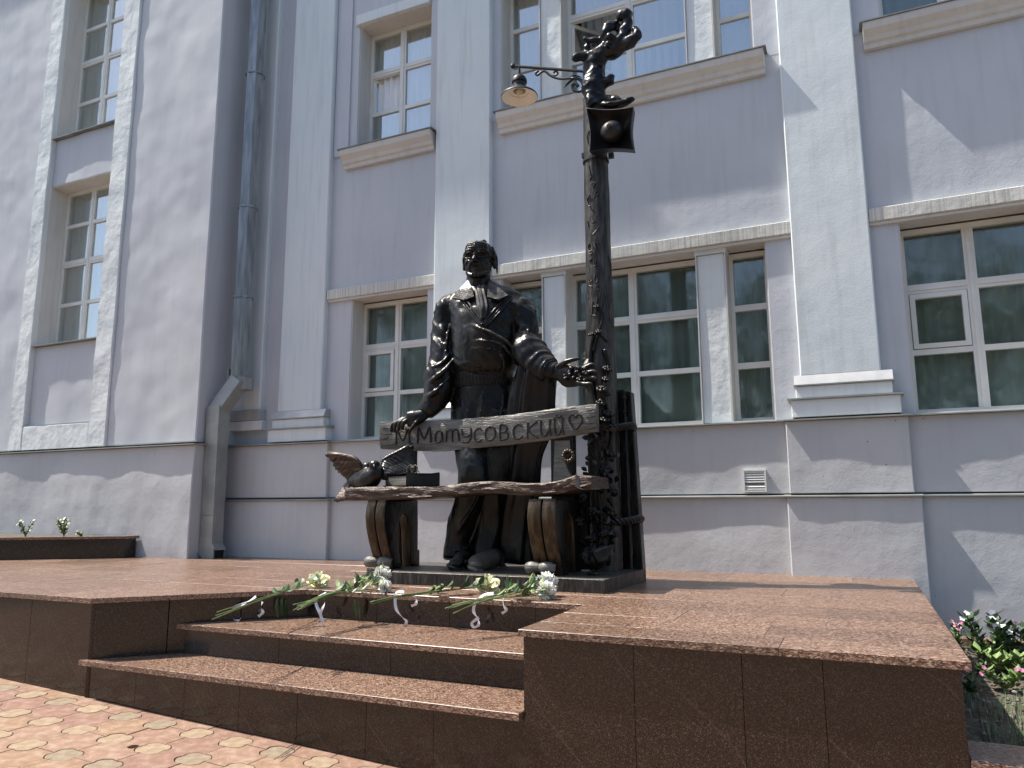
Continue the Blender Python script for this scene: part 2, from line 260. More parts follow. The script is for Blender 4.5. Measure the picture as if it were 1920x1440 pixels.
def smooth(P, R, sub):
    oP, oR = [], []; N = len(P)
    for i in range(N-1):
        p0, p1, p2, p3 = P[max(i-1, 0)], P[i], P[i+1], P[min(i+2, N-1)]
        for k in range(sub):
            t = k/sub; oP.append(0.5*((2*p1)+(p2-p0)*t+(2*p0-5*p1+4*p2-p3)*t*t+(3*p1-p0-3*p2+p3)*t**3)); u = t*t*(3-2*t)
            oR.append((R[i][0]*(1-u)+R[i+1][0]*u, R[i][1]*(1-u)+R[i+1][1]*u))
    return oP+[P[-1]], oR+[R[-1]]
def link(name, me, parent=None, label=None, kind=None):
    o = bpy.data.objects.new(name, me); C.objects.link(o)
    if parent: o.parent = parent; o.matrix_parent_inverse = PINV.get(parent.name, Matrix())
    if label: o['label'] = label
    if kind: o['kind'] = kind
    return o
PINV = {}
def thing(name, label, cat, loc=(0, 0, 0), group=None):
    o = bpy.data.objects.new(name, None); C.objects.link(o); o.location = loc; o.empty_display_size = 0.2
    PINV[o.name] = Matrix.Translation(-Vector(loc)); o['label'] = label; o['category'] = cat
    if group: o['group'] = group
    return o
def tag(o, label, cat, group=None):
    o['label'] = label; o['category'] = cat
    if group: o['group'] = group
    return o
def remesh(mb, vox, iters=4, fac=0.5):
    me = mb.mesh('t', None); o = bpy.data.objects.new('t', me); C.objects.link(o)
    r = o.modifiers.new('r', 'REMESH'); r.mode = 'VOXEL'; r.voxel_size = vox
    sm = o.modifiers.new('s', 'SMOOTH'); sm.iterations = iters; sm.factor = fac
    dg = bpy.context.evaluated_depsgraph_get(); ev = o.evaluated_get(dg); out = bpy.data.meshes.new_from_object(ev)
    bpy.data.objects.remove(o); bpy.data.meshes.remove(me); return out
def arr(me):
    n = len(me.vertices); co = np.empty(n*3); me.vertices.foreach_get('co', co); no = np.empty(n*3); me.vertices.foreach_get('normal', no)
    return co.reshape(-1, 3), no.reshape(-1, 3)
def setco(me, co): me.vertices.foreach_set('co', np.ascontiguousarray(co).ravel()); me.update()
def nz3(co, sc, seed=0.0):
    return np.array([noise.noise((c[0]*sc[0]+seed, c[1]*sc[1]+seed*1.7, c[2]*sc[2]-seed)) for c in co])
def toMB(me):
    b = MB(); b.v = [tuple(v.co) for v in me.vertices]; b.f = [tuple(p.vertices) for p in me.polygons]; return b
# ---------------------------------------------------------------- ground and paving
M['sand_pale'] = mat('pale_pebble', (0.18, 0.15, 0.12), 0.9, col2=(0.34, 0.30, 0.25), scale=25)
GX = lambda x: -.70-.045*(x+4.5)
PAVE = MB(); PAVE.add([(-70, -70, GX(-70)-.03), (70, -70, GX(70)-.03), (70, 60, GX(70)-.03), (-70, 60, GX(-70)-.03)], [(0, 1, 2, 3)])
ground = PAVE.build('ground', 'asphalt', kind='structure')
pv = MB(); pv.add([(-12, -4, GX(-12)-.012), (3.5, -4, GX(3.5)-.012), (3.5, 3.79, GX(3.5)-.012), (-12, 3.79, GX(-12)-.012)], [(0, 1, 2, 3)])
paving = pv.build('paving', 'sand', kind='structure')
PT = 0.3175; PX0, PY0 = -5.067, 3.6155
def quat(t): return PT*(0.262*(abs(math.cos(t))**4+abs(math.sin(t))**4)**-.25-0.012*math.cos(8*t))
def paver_yellow():
    n = 48; return [(quat(2*math.pi*i/n)*math.cos(2*math.pi*i/n)*0.985, quat(2*math.pi*i/n)*math.sin(2*math.pi*i/n)*0.985) for i in range(n)]
def paver_red():
    h = PT/2; pts = []
    for k, (cx, cy, a0) in enumerate(((-h, -h, math.pi/2), (h, -h, math.pi), (h, h, 1.5*math.pi), (-h, h, 0))):
        seg = []
        for i in range(13):
            t = a0+(math.pi/2)*(1-i/12)-math.pi/2
            r = quat(t)+0.0045; seg.append((cx+r*math.cos(t), cy+r*math.sin(t)))
        seg = [(max(-h+.0024, min(h-.0024, x)), max(-h+.0024, min(h-.0024, y))) for x, y in seg]
        pts += seg
    return pts
def orient(p):
    a = sum(p[i-1][0]*p[i][1]-p[i][0]*p[i-1][1] for i in range(len(p))); return p if a > 0 else p[::-1]
def tile_mesh(poly, name, m):
    b = MB(); b.prism(orient(poly), -.03, 0, .0022); return b.mesh(name, m)
rp = [tile_mesh(paver_red(), 'paver', 'red_paver')]; yp = [tile_mesh(paver_yellow(), 'paver', 'yellow_paver')]
def tint(base, name, k, tw=(1, 1, 1)):
    m = M[base].copy(); m.name = name
    for nd in m.node_tree.nodes:
        if nd.type == 'VALTORGB':
            for e in nd.color_ramp.elements: e.color = (e.color[0]*k*tw[0], e.color[1]*k*tw[1], e.color[2]*k*tw[2], 1)
    return m
RV = [M['red_paver'], tint('red_paver', 'pale_red_paver', 1.06, (1, 1.04, 1.04)), tint('red_paver', 'orange_paver', 1.0, (1.03, 1.07, .97)), tint('red_paver', 'dark_red_paver', .93, (1, .97, 1))]
YV = [M['yellow_paver'], tint('yellow_paver', 'greyed_yellow_paver', .86, (.95, 1, 1.05)), tint('yellow_paver', 'pale_yellow_paver', 1.1)]
for mt in RV:
    mm = rp[0].copy(); mm.materials[0] = mt; rp.append(mm)
for mt in YV:
    mm = yp[0].copy(); mm.materials[0] = mt; yp.append(mm)
rp = rp[1:]; yp = yp[1:]
rest_r, rest_y = MB(), MB()
def put(mesh_, x, y):
    o = bpy.data.objects.new('paver', mesh_); C.objects.link(o); o.parent = paving
    z = GX(x)+random.uniform(-.0015, .0015); o.matrix_basis = Matrix.Translation((x, y, z)) @ Matrix.Rotation(random.uniform(-.005, .005), 4, 'X') @ Matrix.Rotation(math.atan(.045)+random.uniform(-.004, .004), 4, 'Y') @ Matrix.Rotation(random.randint(0, 3)*math.pi/2, 4, 'Z')
for i in range(-20, 27):
    for j in range(-18, 2):
        x = PX0+i*PT; y = PY0+j*PT
        near = -6.7 < x < -1.7 and y > 2.0
        for k, (xx, yy) in enumerate(((x, y), (x+PT/2, y-PT/2))):
            if near: put(random.choice(yp if k == 0 else rp), xx, yy)
            elif yy > -2.5 and -9 < xx < 2:
                poly = orient(paver_yellow() if k == 0 else paver_red()); t = MB(); t.prism(poly, -.03, 0, .004)
                (rest_y if k == 0 else rest_r).add([(a+xx, b+yy, c+GX(a+xx)) for a, b, c in t.v], t.f)
rest_r.build('paver_field', 'red_paver', paving, kind='stuff'); rest_y.build('paver_field', 'yellow_paver', paving, kind='stuff')
lf = MB(); p0 = atz(245, 1407, GX(-4.1)+.004); lf.leaf(p0+Vector((-.03, 0, .012)), (1, .5, .1), (0, 0, 1), .06, .010); dl = lf.build('dead_leaf', 'dryleaf'); tag(dl, 'small brown dry leaf lying on the paving', 'leaf')

# ---------------------------------------------------------------- granite platform
plat = thing('granite_platform', 'polished red-brown granite podium with steps cut into its front', 'platform', (-4, 4, -.7))
TH = .036
A_, D_ = Vector((-5.03, 3.72)), Vector((-4.0, 4.77))
def diag_x(y): return A_.x+(D_.x-A_.x)*(y-A_.y)/(D_.y-A_.y)
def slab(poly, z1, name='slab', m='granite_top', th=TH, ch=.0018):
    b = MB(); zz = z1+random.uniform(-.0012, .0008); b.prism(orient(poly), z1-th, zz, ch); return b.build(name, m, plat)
def row(y0, y1, xa, xb, z, left=None, w=(.75, 1.25), ends=None):
    x = xa; first = True
    while x < xb-.02:
        x2 = x+random.uniform(*w)
        if xb-x2 < .45: x2 = xb
        g_ = .0011
        slab([(x+g_ if not first or left is None else left(y0), y0+g_), (x2-g_, y0+g_), (x2-g_, y1-g_), (x+g_ if not first or left is None else left(y1), y1-g_)], z)
        x = x2; first = False
def rowL(y0, y1, xa, z):                         # left of the diagonal
    x = xa; xb = diag_x(y0)
    while True:
        x2 = x+random.uniform(.75, 1.25); g_ = .0011
        if x2 > min(xb, diag_x(y1))-.4:
            slab([(x+g_, y0+g_), (diag_x(y0)+.03, y0+g_), (diag_x(y1)+.03, y1-g_), (x+g_, y1-g_)], z); break
        slab([(x+g_, y0+g_), (x2-g_, y0+g_), (x2-g_, y1-g_), (x+g_, y1-g_)], z); x = x2
XR = .37
rowL(3.72, 4.24, -13, 0); rowL(4.24, 4.77, -13, 0)
row(3.72, 4.02, -1.68, XR, 0, w=(.55, .8)); row(4.02, 4.39, -1.68, XR, 0, w=(.35, .9)); row(4.39, 4.77, -1.68, XR, 0, w=(.5, .9))
for y0, y1 in ((4.77, 5.24), (5.24, 5.74), (5.74, 6.24), (6.24, 6.8), (6.8, 7.5)): row(y0, y1, -13+random.uniform(0, .3), XR, 0, w=(.6, 1.2))
# the steps
row(4.15, 4.82, diag_x(4.15)-.02, -1.675, -.21, left=lambda y: diag_x(min(y, 4.79))-.02, w=(1.2, 1.5))
row(3.715, 4.2, diag_x(3.72)-.04, -1.675, -.42, left=lambda y: diag_x(y)-.03, w=(1.1, 1.6))
core = MB()
def core_poly(poly, z1): core.prism(orient(poly), -1.3, z1)
Y1 = 3.80
core_poly([(-13, Y1), (-5.01, Y1), (-4.04, 4.83), (-4.04, 7.48), (-13, 7.48)], -TH-.001)
core_poly([(-4.0355, 4.835), (-1.636, 4.835), (-1.636, 7.48), (-4.0355, 7.48)], -TH-.001)
core_poly([(-1.6345, Y1+.01), (XR-.08, Y1), (XR-.08, 7.48), (-1.6345, 7.48)], -TH-.001)
core_poly([(-4.62, 4.215), (-1.64, 4.215), (-1.64, 4.832), (-4.05, 4.832)], -.21-TH-.001)
core_poly([(-4.99, Y1), (-1.64, Y1), (-1.64, 4.212), (-4.64, 4.212)], -.42-TH-.001)
core.build('core', 'concrete', plat)
gt = MB()
for poly, z in (([(-13, 3.76), (-4.995, 3.76), (-4.02, 4.79), (-4.02, 7.48), (-13, 7.48)], -.004), ([(-4.0195, 4.80), (-1.655, 4.80), (-1.655, 7.48), (-4.0195, 7.48)], -.004), ([(-1.6545, 3.76), (XR-.04, 3.76), (XR-.04, 7.48), (-1.6545, 7.48)], -.004)): gt.add([(x, y, z) for x, y in poly], [tuple(range(len(poly)))])
gt.build('grout', 'grout', plat)
def panels(x0, x1, y, zt, zb, w, t=.022):        # facing panels on a front face
    x = x0
    while x < x1-.02:
        x2 = x+random.uniform(*w)
        if x1-x2 < .3: x2 = x1
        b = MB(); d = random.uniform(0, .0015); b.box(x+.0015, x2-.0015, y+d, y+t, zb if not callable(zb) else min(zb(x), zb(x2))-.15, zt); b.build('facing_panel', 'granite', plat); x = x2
zg = GX
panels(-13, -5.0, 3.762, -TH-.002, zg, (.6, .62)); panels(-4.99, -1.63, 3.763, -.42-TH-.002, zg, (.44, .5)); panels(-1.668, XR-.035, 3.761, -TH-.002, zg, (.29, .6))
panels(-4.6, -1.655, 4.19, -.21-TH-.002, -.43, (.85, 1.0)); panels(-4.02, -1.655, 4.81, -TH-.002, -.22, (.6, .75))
def dpan(t0, t1, off, zt, zb):                   # facing along the oblique left cheek
    p0 = A_.lerp(D_, t0); p1 = A_.lerp(D_, t1); nrm = Vector((D_.y-A_.y, -(D_.x-A_.x))).normalized()
    q = [p0-nrm*.03, p1-nrm*.03, p1-nrm*.012, p0-nrm*.012]; b = MB(); b.prism(orient([tuple(v) for v in q]), zb, zt); b.build('facing_panel', 'granite', plat)
for a, b_ in ((.02, .36), (.365, .7), (.705, 1.04)): dpan(a, b_, 0, -TH-.002, -.8)
b = MB(); b.box(-1.668, -1.636, 3.785, 4.80, -.9, -TH-.002); b.build('facing_panel', 'granite', plat)
b = MB(); b.box(XR-.06, XR-.036, 3.763, 7.45, -1.1, -TH-.002); b.build('facing_panel', 'granite', plat)

# ---------------------------------------------------------------- building
bld = thing('building', 'long two-storey lilac plaster building with white pilasters behind the monument', 'building', (-3, 7.6, 0))
def wallpanel(b, x0, x1, z0, z1, y, yb=None, amp=.004, res=.16, bev=.008, seed=0, fr=1.3):
    nx = max(2, int((x1-x0)/res)+1); nz = max(2, int((z1-z0)/res)+1); yb = y+.35 if yb is None else yb
    xs = [x0+(x1-x0)*i/nx for i in range(nx+1)]; zs = [z0+(z1-z0)*j/nz for j in range(nz+1)]
    vs = []
    for j, z in enumerate(zs):
        for i, x in enumerate(xs):
            d = amp*noise.noise((x*fr+seed, z*fr*.8, y*3))+amp*.5*noise.noise((x*fr*3+seed, z*fr*2.5, y))
            e = i in (0, nx) or j in (0, nz)
            xx = x+(bev if i == 0 else -bev if i == nx else 0); zz = z+(bev if j == 0 else -bev if j == nz else 0)
            vs.append((xx, y+d, zz))
    W = nx+1; fs = [(j*W+i, j*W+i+1, (j+1)*W+i+1, (j+1)*W+i) for j in range(nz) for i in range(nx)]
    ring = [i for i in range(nx+1)]+[j*W+nx for j in range(1, nz+1)]+[nz*W+i for i in range(nx-1, -1, -1)]+[j*W for j in range(nz-1, 0, -1)]
    k = len(vs); n = len(ring)
    full = []
    for r in ring:
        j, i = divmod(r, W); full.append((xs[i], zs[j]))
    vs += [(x, vs[r][1]+bev, z) for (x, z), r in zip(full, ring)]; vs += [(x, yb, z) for x, z in full]
    for a in range(n):
        c = (a+1) % n; fs.append((ring[c], ring[a], k+a, k+c)); fs.append((k+c, k+a, k+n+a, k+n+c))
    b.add(vs, fs)
YW, YP, YF = 7.55, 7.47, 7.8
def wall(name, m, *panels_, smooth_=True, **kw):
    b = MB()
    for p in panels_: wallpanel(b, *p, **kw)
    return b.build(name, m, bld, smooth=smooth_, ang=25)
TOP = 12.7
# lilac field of the main front: piers, spandrel, upper piers, top
GZ0, GZ1, UZ0, UZ1 = 1.43, 3.25, 5.2, 7.05
XA = (-6.08, -5.71, -4.585, -4.46)      # bay 1: pilaster A edge, opening, pilaster B edge
LIGHTS = ((-3.60, -3.09), (-2.83, -1.37), (-1.09, -.68))
XD = (.255, .50, 1.62, 1.76)
wall('wall', 'lilac', (-7.6, -6.2, 1.43, TOP, YW), (-6.2, XA[1], GZ0, GZ1, YW), (XA[2], LIGHTS[0][0], GZ0, GZ1, YW), (LIGHTS[2][1], XD[1], GZ0, GZ1, YW), (XD[2], 6, GZ0, GZ1, YW),
     (-6.2, 6, GZ1, UZ0, YW+.002), (-6.2, XA[1], UZ0, UZ1, YW), (XA[2], LIGHTS[0][0], UZ0, UZ1, YW), (LIGHTS[2][1], XD[1], UZ0, UZ1, YW), (XD[2], 6, UZ0, UZ1, YW), (-6.2, 6, UZ1, TOP, YW+.001), bev=.003)
wall('casing', 'lilac', (-6.07, -5.83, UZ0+.02, 9, YW-.022, YW+.01), (-4.58, -4.47, UZ0+.03, 9, YW-.015, YW+.01), bev=.004)
for x0, x1 in ((LIGHTS[0][1], LIGHTS[1][0]), (LIGHTS[1][1], LIGHTS[2][0])):
    for z0, z1 in ((GZ0, GZ1), (UZ0, UZ1)):
        wall('pillar', 'white_rough', (x0, x1, z0, z1-.07, YW+.03, YF+.1), amp=.004, bev=.01)
        b = MB(); b.box(x0-.02, x1+.02, YW+.01, YF+.09, z1-.068, z1-.002); b.build('capital', 'white', bld)
PILS = ((-6.78, -6.08), (-4.46, -3.71), (-.435, .255), (2.4, 3.1))
for x0, x1 in PILS: wall('pilaster', 'white', (x0, x1, 1.83, TOP, YP, YW+.02), amp=.004, bev=.012)
wall('pilaster', 'white', (-7.6, -7.08, 1.88, TOP, YP, YW+.02), amp=.003, bev=.012)
def base(x0, x1, l=.055, r=.09, xl=None):
    def bx(m, name, e, z0, z1, y):
        b = MB(); b.extrude([(y, z0), (YW+.01, z0), (YW+.01, z1), (y+.004, z1)], 'x', (x0-l*e) if xl is None else xl, x1+r*e); b.build(name, m, bld)
    b = MB(); a, c = x0-l, x1+r; b.extrude([(YP-.05, 1.742), (YW, 1.742), (YW, 1.835), (YP-.004, 1.835)], 'x', a, c); b.build('base_weathering', 'flash', bld)
    b = MB(); b.box(a-.005, c+.005, YP-.055, YW, 1.73, 1.742); b.build('flashing', 'zinc_pale', bld)
    wall('base_block', 'white_rough', (a+.01, c-.01, 1.615, 1.729, YP-.035, YW), bev=.006, amp=.003)
    b = MB(); b.extrude([(YP-.085, 1.60), (YW, 1.60), (YW, 1.632), (YP-.085, 1.613)], 'x', x0-.125, x1+.165); b.build('flashing', 'zinc_pale', bld)
    wall('base_block', 'white_rough', (x0-.09, x1+.135, 1.437, 1.599, YP-.06, YW), bev=.006, amp=.004)
    b = MB(); b.extrude([(YP-.115, 1.403), (YW, 1.403), (YW, 1.436), (YP-.115, 1.415)], 'x', x0-.165 if xl is None else xl, x1+.215); b.build('flashing', 'zinc_pale', bld)
    wall('plinth', 'plinth', (x0-.15 if xl is None else xl, x1+.18, .735, 1.402, YP-.07, YW+.1), amp=.012, fr=1.6, bev=.008)
    b = MB(); b.extrude([(YP-.118, .70), (YW, .70), (YW, .734), (YP-.118, .712)], 'x', x0-.205 if xl is None else xl, x1+.242); b.build('flashing', 'zinc_pale', bld)
    wall('plinth', 'plinth', (x0-.175 if xl is None else xl, x1+.23, -.95, .699, YP-.09, YW+.1), amp=.012, fr=1.6, bev=.008)
base(-6.78, -6.08, xl=-7.7); base(-4.46, -3.71); base(-.435, .255); base(2.4, 3.1)
bs = MB(); bs.box(-7.6, -7.04, YP-.03, YW, 1.745, 1.88); bs.build('base_weathering', 'flash', bld)
wall('base_block', 'white_rough', (-7.6, -7.02, 1.615, 1.742, YP-.02, YW), bev=.006)
for x0, x1 in ((-6.1, -4.3), (-4.0, -.4), (.2, 2.5), (2.9, 6)):
    b = MB(); b.extrude([(7.415, 1.405), (YF-.02, 1.405), (YF-.02, 1.445), (7.415, 1.415)], 'x', x0, x1); b.build('sill_flashing', 'zinc_pale', bld)
    wall('plinth', 'plinth', (x0, x1, .735, 1.404, 7.465, YW+.1), amp=.012, fr=1.5, bev=.004)
    b = MB(); b.extrude([(7.413, .70), (YW, .70), (YW, .734), (7.413, .712)], 'x', x0, x1); b.build('flashing', 'zinc_pale', bld)
    wall('plinth', 'plinth', (x0, x1, -.95, .699, 7.447, YW+.1), amp=.012, fr=1.5, bev=.004)
# lintel bands over the ground floor and over the upper windows
for x0, x1 in ((-6.075, -4.465), (-3.705, -.44), (.26, 2.395)):
    wall('lintel', 'stained', (x0, x1, 3.255, 3.385, 7.498, YW+.02), amp=.003, bev=.006)
    b = MB(); b.box(x0, x1, 7.52, YW+.01, 3.225, 3.253); b.build('moulding', 'cream', bld)
for x0, x1 in ((-5.75, -4.6), (-3.63, -.62), (.47, 1.66)): wall('lintel', 'white', (x0, x1, 7.045, 7.19, 7.50, YW+.02), amp=.003, bev=.006)
# reveals of the openings, lined in cream
def reveal(x0, x1, z0, z1, y0, y1):
    b = MB(); t = .012
    b.box(x0, x0+t, y0, y1, z0, z1); b.box(x1-t, x1, y0, y1, z0, z1); b.box(x0+t, x1-t, y0, y1, z1-t, z1); b.box(x0+t, x1-t, y0, y1, z0, z0+t); b.build('reveal', 'cream', bld)
def window(x0, x1, z0, z1, y, mull, trans, sash=(), mid=.045, curtain='curtain', cy=.10, opened=None):
    GL_ = 'glass_upper' if curtain == 'curtain' else 'glass'
    f = MB(); o = .05; dp = .07
    f.box(x0, x0+o, y, y+dp, z0, z1); f.box(x1-o, x1, y, y+dp, z0, z1); f.box(x0+o, x1-o, y, y+dp, z1-o, z1); f.box(x0+o, x1-o, y, y+dp, z0, z0+o)
    xs = [x0+o]+[v for m_ in mull for v in (m_-mid, m_+mid)]+[x1-o]
    for m_ in mull:
        f.box(m_-mid, m_+mid, y+.004, y+dp, z0+o, z1-o); f.box(m_-mid*.35, m_+mid*.35, y-.006, y+.004, z0+o, z1-o)
    zs = [z0+o]
    cols = [(xs[2*i], xs[2*i+1]) for i in range(len(xs)//2)]
    for k, (t, hw) in enumerate(trans):
        for a, b_ in cols:
            f.box(a, b_, y+.006, y+dp-.004, t-hw, t+hw)
            if hw > .035: f.box(a, b_, y-.004, y+.006, t-hw*.3, t+hw*.3)
        zs += [t-hw, t+hw]
    zs.append(z1-o); rows = [(zs[2*i], zs[2*i+1]) for i in range(len(zs)//2)]
    for (ci, ri) in sash:
        a, b_ = cols[ci]; c, d = rows[ri]; s_ = .05
        f.box(a+.006, a+s_, y-.008, y+.05, c+.006, d-.006); f.box(b_-s_, b_-.006, y-.008, y+.05, c+.006, d-.006); f.box(a+s_, b_-s_, y-.008, y+.05, c+.006, c+s_); f.box(a+s_, b_-s_, y-.008, y+.05, d-s_, d-.006)
    w_ = f.build('window', 'frame', bld)
    for ci, (a, b_) in enumerate(cols):
        for ri, (c, d) in enumerate(rows):
            if opened == (ci, ri):                # a small sash swung inwards
                q = MB(); s_ = .04; W_, H_ = b_-a, d-c
                for bx in ((0, s_, c, d), (W_-s_, W_, c, d), (s_, W_-s_, c, c+s_), (s_, W_-s_, d-s_, d)): q.box(bx[0], bx[1], 0, .035, bx[2], bx[3])
                R_ = Matrix.Rotation(math.radians(50), 4, 'Z'); q.v = [tuple(R_ @ Vector(v)+Vector((a, y+.03, 0))) for v in q.v]; q.build('sash', 'frame', w_)
                q = MB(); q.box(s_, W_-s_, .014, .020, c+s_, d-s_); q.v = [tuple(R_ @ Vector(v)+Vector((a, y+.03, 0))) for v in q.v]; q.build('pane', GL_, w_)
                continue
            q = MB(); yy = y+.028+random.uniform(-.002, .002); q.box(a+.0005, b_-.0005, yy, yy+.004, c+.0005, d-.0005)
            q.v = [(vx, vy+(vz-c)*random.choice((0, 0)), vz) for vx, vy, vz in q.v]; q.build('pane', GL_, w_)
    if curtain:
        q = MB(); x = x0+.02; k = 0; pts = []
        while x < x1-.02: am = 1 if curtain == 'curtain' else .3; pts.append((x, y+cy+am*.022*math.sin(k*1.35+.8*math.sin(k*.11+x0))+am*.012*math.sin(k*.37+x0))); x += .022; k += 1
        n_ = len(pts); q.add([(a, b_, z0) for a, b_ in pts]+[(a, b_, z1) for a, b_ in pts], [(i, i+1, n_+i+1, n_+i) for i in range(n_-1)]); q.build('curtain', curtain, w_)
    return w_
T, t_ = .045, .026
GT = ((2.03, t_), (2.635, T)); UT = ((5.865, t_), (6.45, T))
window(XA[1], XA[2], GZ0+.012, GZ1-.03, YF, (-5.17,), GT, sash=((0, 1),), curtain='greencurtain')
window(XD[1], XD[2], GZ0+.012, GZ1-.03, YF, (1.075,), GT, sash=((0, 1),), curtain='greencurtain')
window(*LIGHTS[0], GZ0+.012, GZ1-.03, YF, (), ((2.03, t_), (2.635, t_+.01)), curtain='greencurtain')
window(*LIGHTS[1], GZ0+.012, GZ1-.03, YF, (-2.12,), GT, curtain='greencurtain')
window(*LIGHTS[2], GZ0+.012, GZ1-.03, YF, (), ((2.03, t_+.005), (2.635, t_+.005)), curtain='greencurtain')
window(XA[1], XA[2], UZ0, UZ1-.012, YF, (-5.18,), UT, opened=(0, 1))
window(XD[1], XD[2], UZ0, UZ1-.012, YF, (1.075,), UT, curtain='greencurtain')
window(*LIGHTS[0], UZ0, UZ1-.012, YF, (), ((5.95, t_), (6.5, t_)))
window(*LIGHTS[1], UZ0, UZ1-.012, YF, (-2.06,), UT, opened=(0, 1), cy=.5)
window(*LIGHTS[2], UZ0, UZ1-.012, YF, (), ((5.91, t_), (6.5, t_)))
for x0, x1 in ((XA[1], XA[2]), LIGHTS[0], LIGHTS[1], LIGHTS[2], (XD[1], XD[2])):
    reveal(x0, x1, GZ0, GZ1-.001, YW+.012, YF-.002); reveal(x0, x1, UZ0, UZ1-.001, YW+.012, YF-.002)
# upper sills with their moulded profile
def sill(x0, x1):
    pr_ = [(7.53, 5.00), (7.50, 5.0), (7.495, 5.045), (7.47, 5.06), (7.455, 5.10), (7.43, 5.125), (7.405, 5.15), (7.395, 5.185), (7.395, 5.222), (7.55, 5.222), (7.55, 5.0)]
    b = MB(); b.extrude(pr_, 'x', x0+.03, x1-.03); b.build('window_sill', 'cream', bld)
    b = MB(); b.extrude([(7.38, 5.224), (YF, 5.224), (YF, 5.262), (7.38, 5.236)], 'x', x0, x1); b.build('sill_flashing', 'darkflash', bld)
sill(-5.90, -4.47); sill(-3.63, -.55); sill(.31, 1.69)
rm = MB(); rm.box(-7.5, 6, 8.5, 8.52, 0, 13); rm.box(-7.5, 6, YF+.2, 8.5, 4.1, 4.3); rm.box(-7.5, 6, YF+.2, 8.5, 7.6, 7.8); rm.box(-7.5, 6, YF+.2, 8.5, 1.2, 1.38); rm.box(-7.5, -7.48, 7.9, 8.5, 0, 13); rm.box(6, 6.02, 7.6, 8.5, 0, 13)
rm.build('room_wall', 'room', bld)
# ventilation grille
ve = MB(); x0, x1, z0, z1, yv = -1.0, -.79, .752, .962, 7.45
for q in ((x0, x0+.014, z0, z1), (x1-.014, x1, z0, z1), (x0+.014, x1-.014, z0, z0+.014), (x0+.014, x1-.014, z1-.014, z1)): ve.box(q[0], q[1], yv-.012, yv+.03, q[2], q[3])
vo = ve.build('vent_grille', 'frame', bld); b = MB(); b.box(x0+.014, x1-.014, yv+.006, yv+.03, z0+.014, z1-.014); b.build('grille_back', 'darkflash', vo)
for k in range(8):
    if k == 2: continue
    z = z0+.022+k*.0225; b = MB(); b.extrude([(yv-.008, z), (yv+.004, z+.016), (yv+.004, z+.019), (yv-.008, z+.003)], 'x', x0+.0145, x1-.0145); b.build('slat', 'frame', vo)

# the projecting stair bay on the left
YB, K = 6.9, 6.9/7.0
XC = -7.56; SL = ((-11.29, -10.975), (-9.565, -9.215)); x0, x1 = SL[0][1], SL[1][0]
Z3, Z4, Z5 = 2.985, 5.49, 6.26; ZU1 = 8.95
wall('wall', 'lilac_rough', (-15, SL[0][0], 1.44, TOP, YB, YB+.6), (SL[1][1], XC, 1.44, TOP, YB, YW+.6), amp=.012, res=.10, fr=1.6, bev=.015)
for a, b_ in SL: wall('strip', 'white_rough', (a, b_, 1.44, TOP, YB-.035, YB+.6), amp=.012, res=.1, fr=2.2, bev=.012)
wall('strip', 'white_rough', (x0, x1, 1.44, 1.775, YB-.03, YB+.5), amp=.01, res=.1, fr=2.2, bev=.004)
for za, zb in ((1.80, Z3-.02), (Z4, Z5-.02), (ZU1, TOP)): wall('spandrel', 'lilac_rough', (x0, x1, za, zb, YB+.04, YB+.5), amp=.012, res=.1, fr=2.2, bev=.004)
for z, nm in ((1.776, 'flashing'), (Z3-.018, 'sill_flashing'), (Z5-.018, 'sill_flashing')):
    b = MB(); b.extrude([(YB-.03, z), (YB+.34, z), (YB+.34, z+.035), (YB-.03, z+.015)], 'x', x0-.01, x1+.01); b.build(nm, 'darkflash' if nm[0] == 's' else 'zinc_pale', bld)
window(x0, x1, Z3+.018, Z4-.012, YB+.3, (-10.36,), ((3.66, t_), (4.31, .05), (4.92, t_)))
window(x0, x1, Z5+.018, ZU1-.012, YB+.3, (-10.36,), ((6.97, t_), (7.67, .05), (8.27, t_)))
reveal(x0, x1, Z3+.002, Z4-.001, YB+.045, YB+.298); reveal(x0, x1, Z5+.002, ZU1-.001, YB+.045, YB+.298)
rm = MB(); rm.box(-12, -9, YB+.62, YB+.64, 1.5, 10); rm.build('room_wall', 'room', bld)
b = MB(); b.extrude([(YB-.09, 1.40), (YB+.3, 1.40), (YB+.3, 1.438), (YB-.09, 1.412)], 'x', -15, XC+.07); b.build('flashing', 'zinc_pale', bld)
b = MB(); b.box(XC+.002, XC+.07, YB+.302, YW-.09, 1.40, 1.43); b.build('flashing', 'zinc_pale', bld)
wall('plinth', 'plinth', (-15, XC+.03, -.95, 1.399, YB-.045, YW+.3), amp=.016, fr=1.8, res=.1, bev=.012)
# unseen eaves above the picture, added and sized to shade the upper wall
b = MB(); b.box(-15, XC+.45, YB-.45, YB+.7, TOP+.002, TOP+.3); b.box(XC+.452, 6, YW-.3, YW+.6, TOP+.002, TOP+.3); b.build('shadow_cornice', 'white', bld)
b = MB(); b.box(-15, 6, YB+.72, 16, TOP-.1, TOP+.2); b.box(-15, 6, 15.8, 16, -1, TOP-.102); b.box(5.8, 6.0, 8.6, 15.79, -1, TOP-.102); b.build('roof', 'zinc', bld)

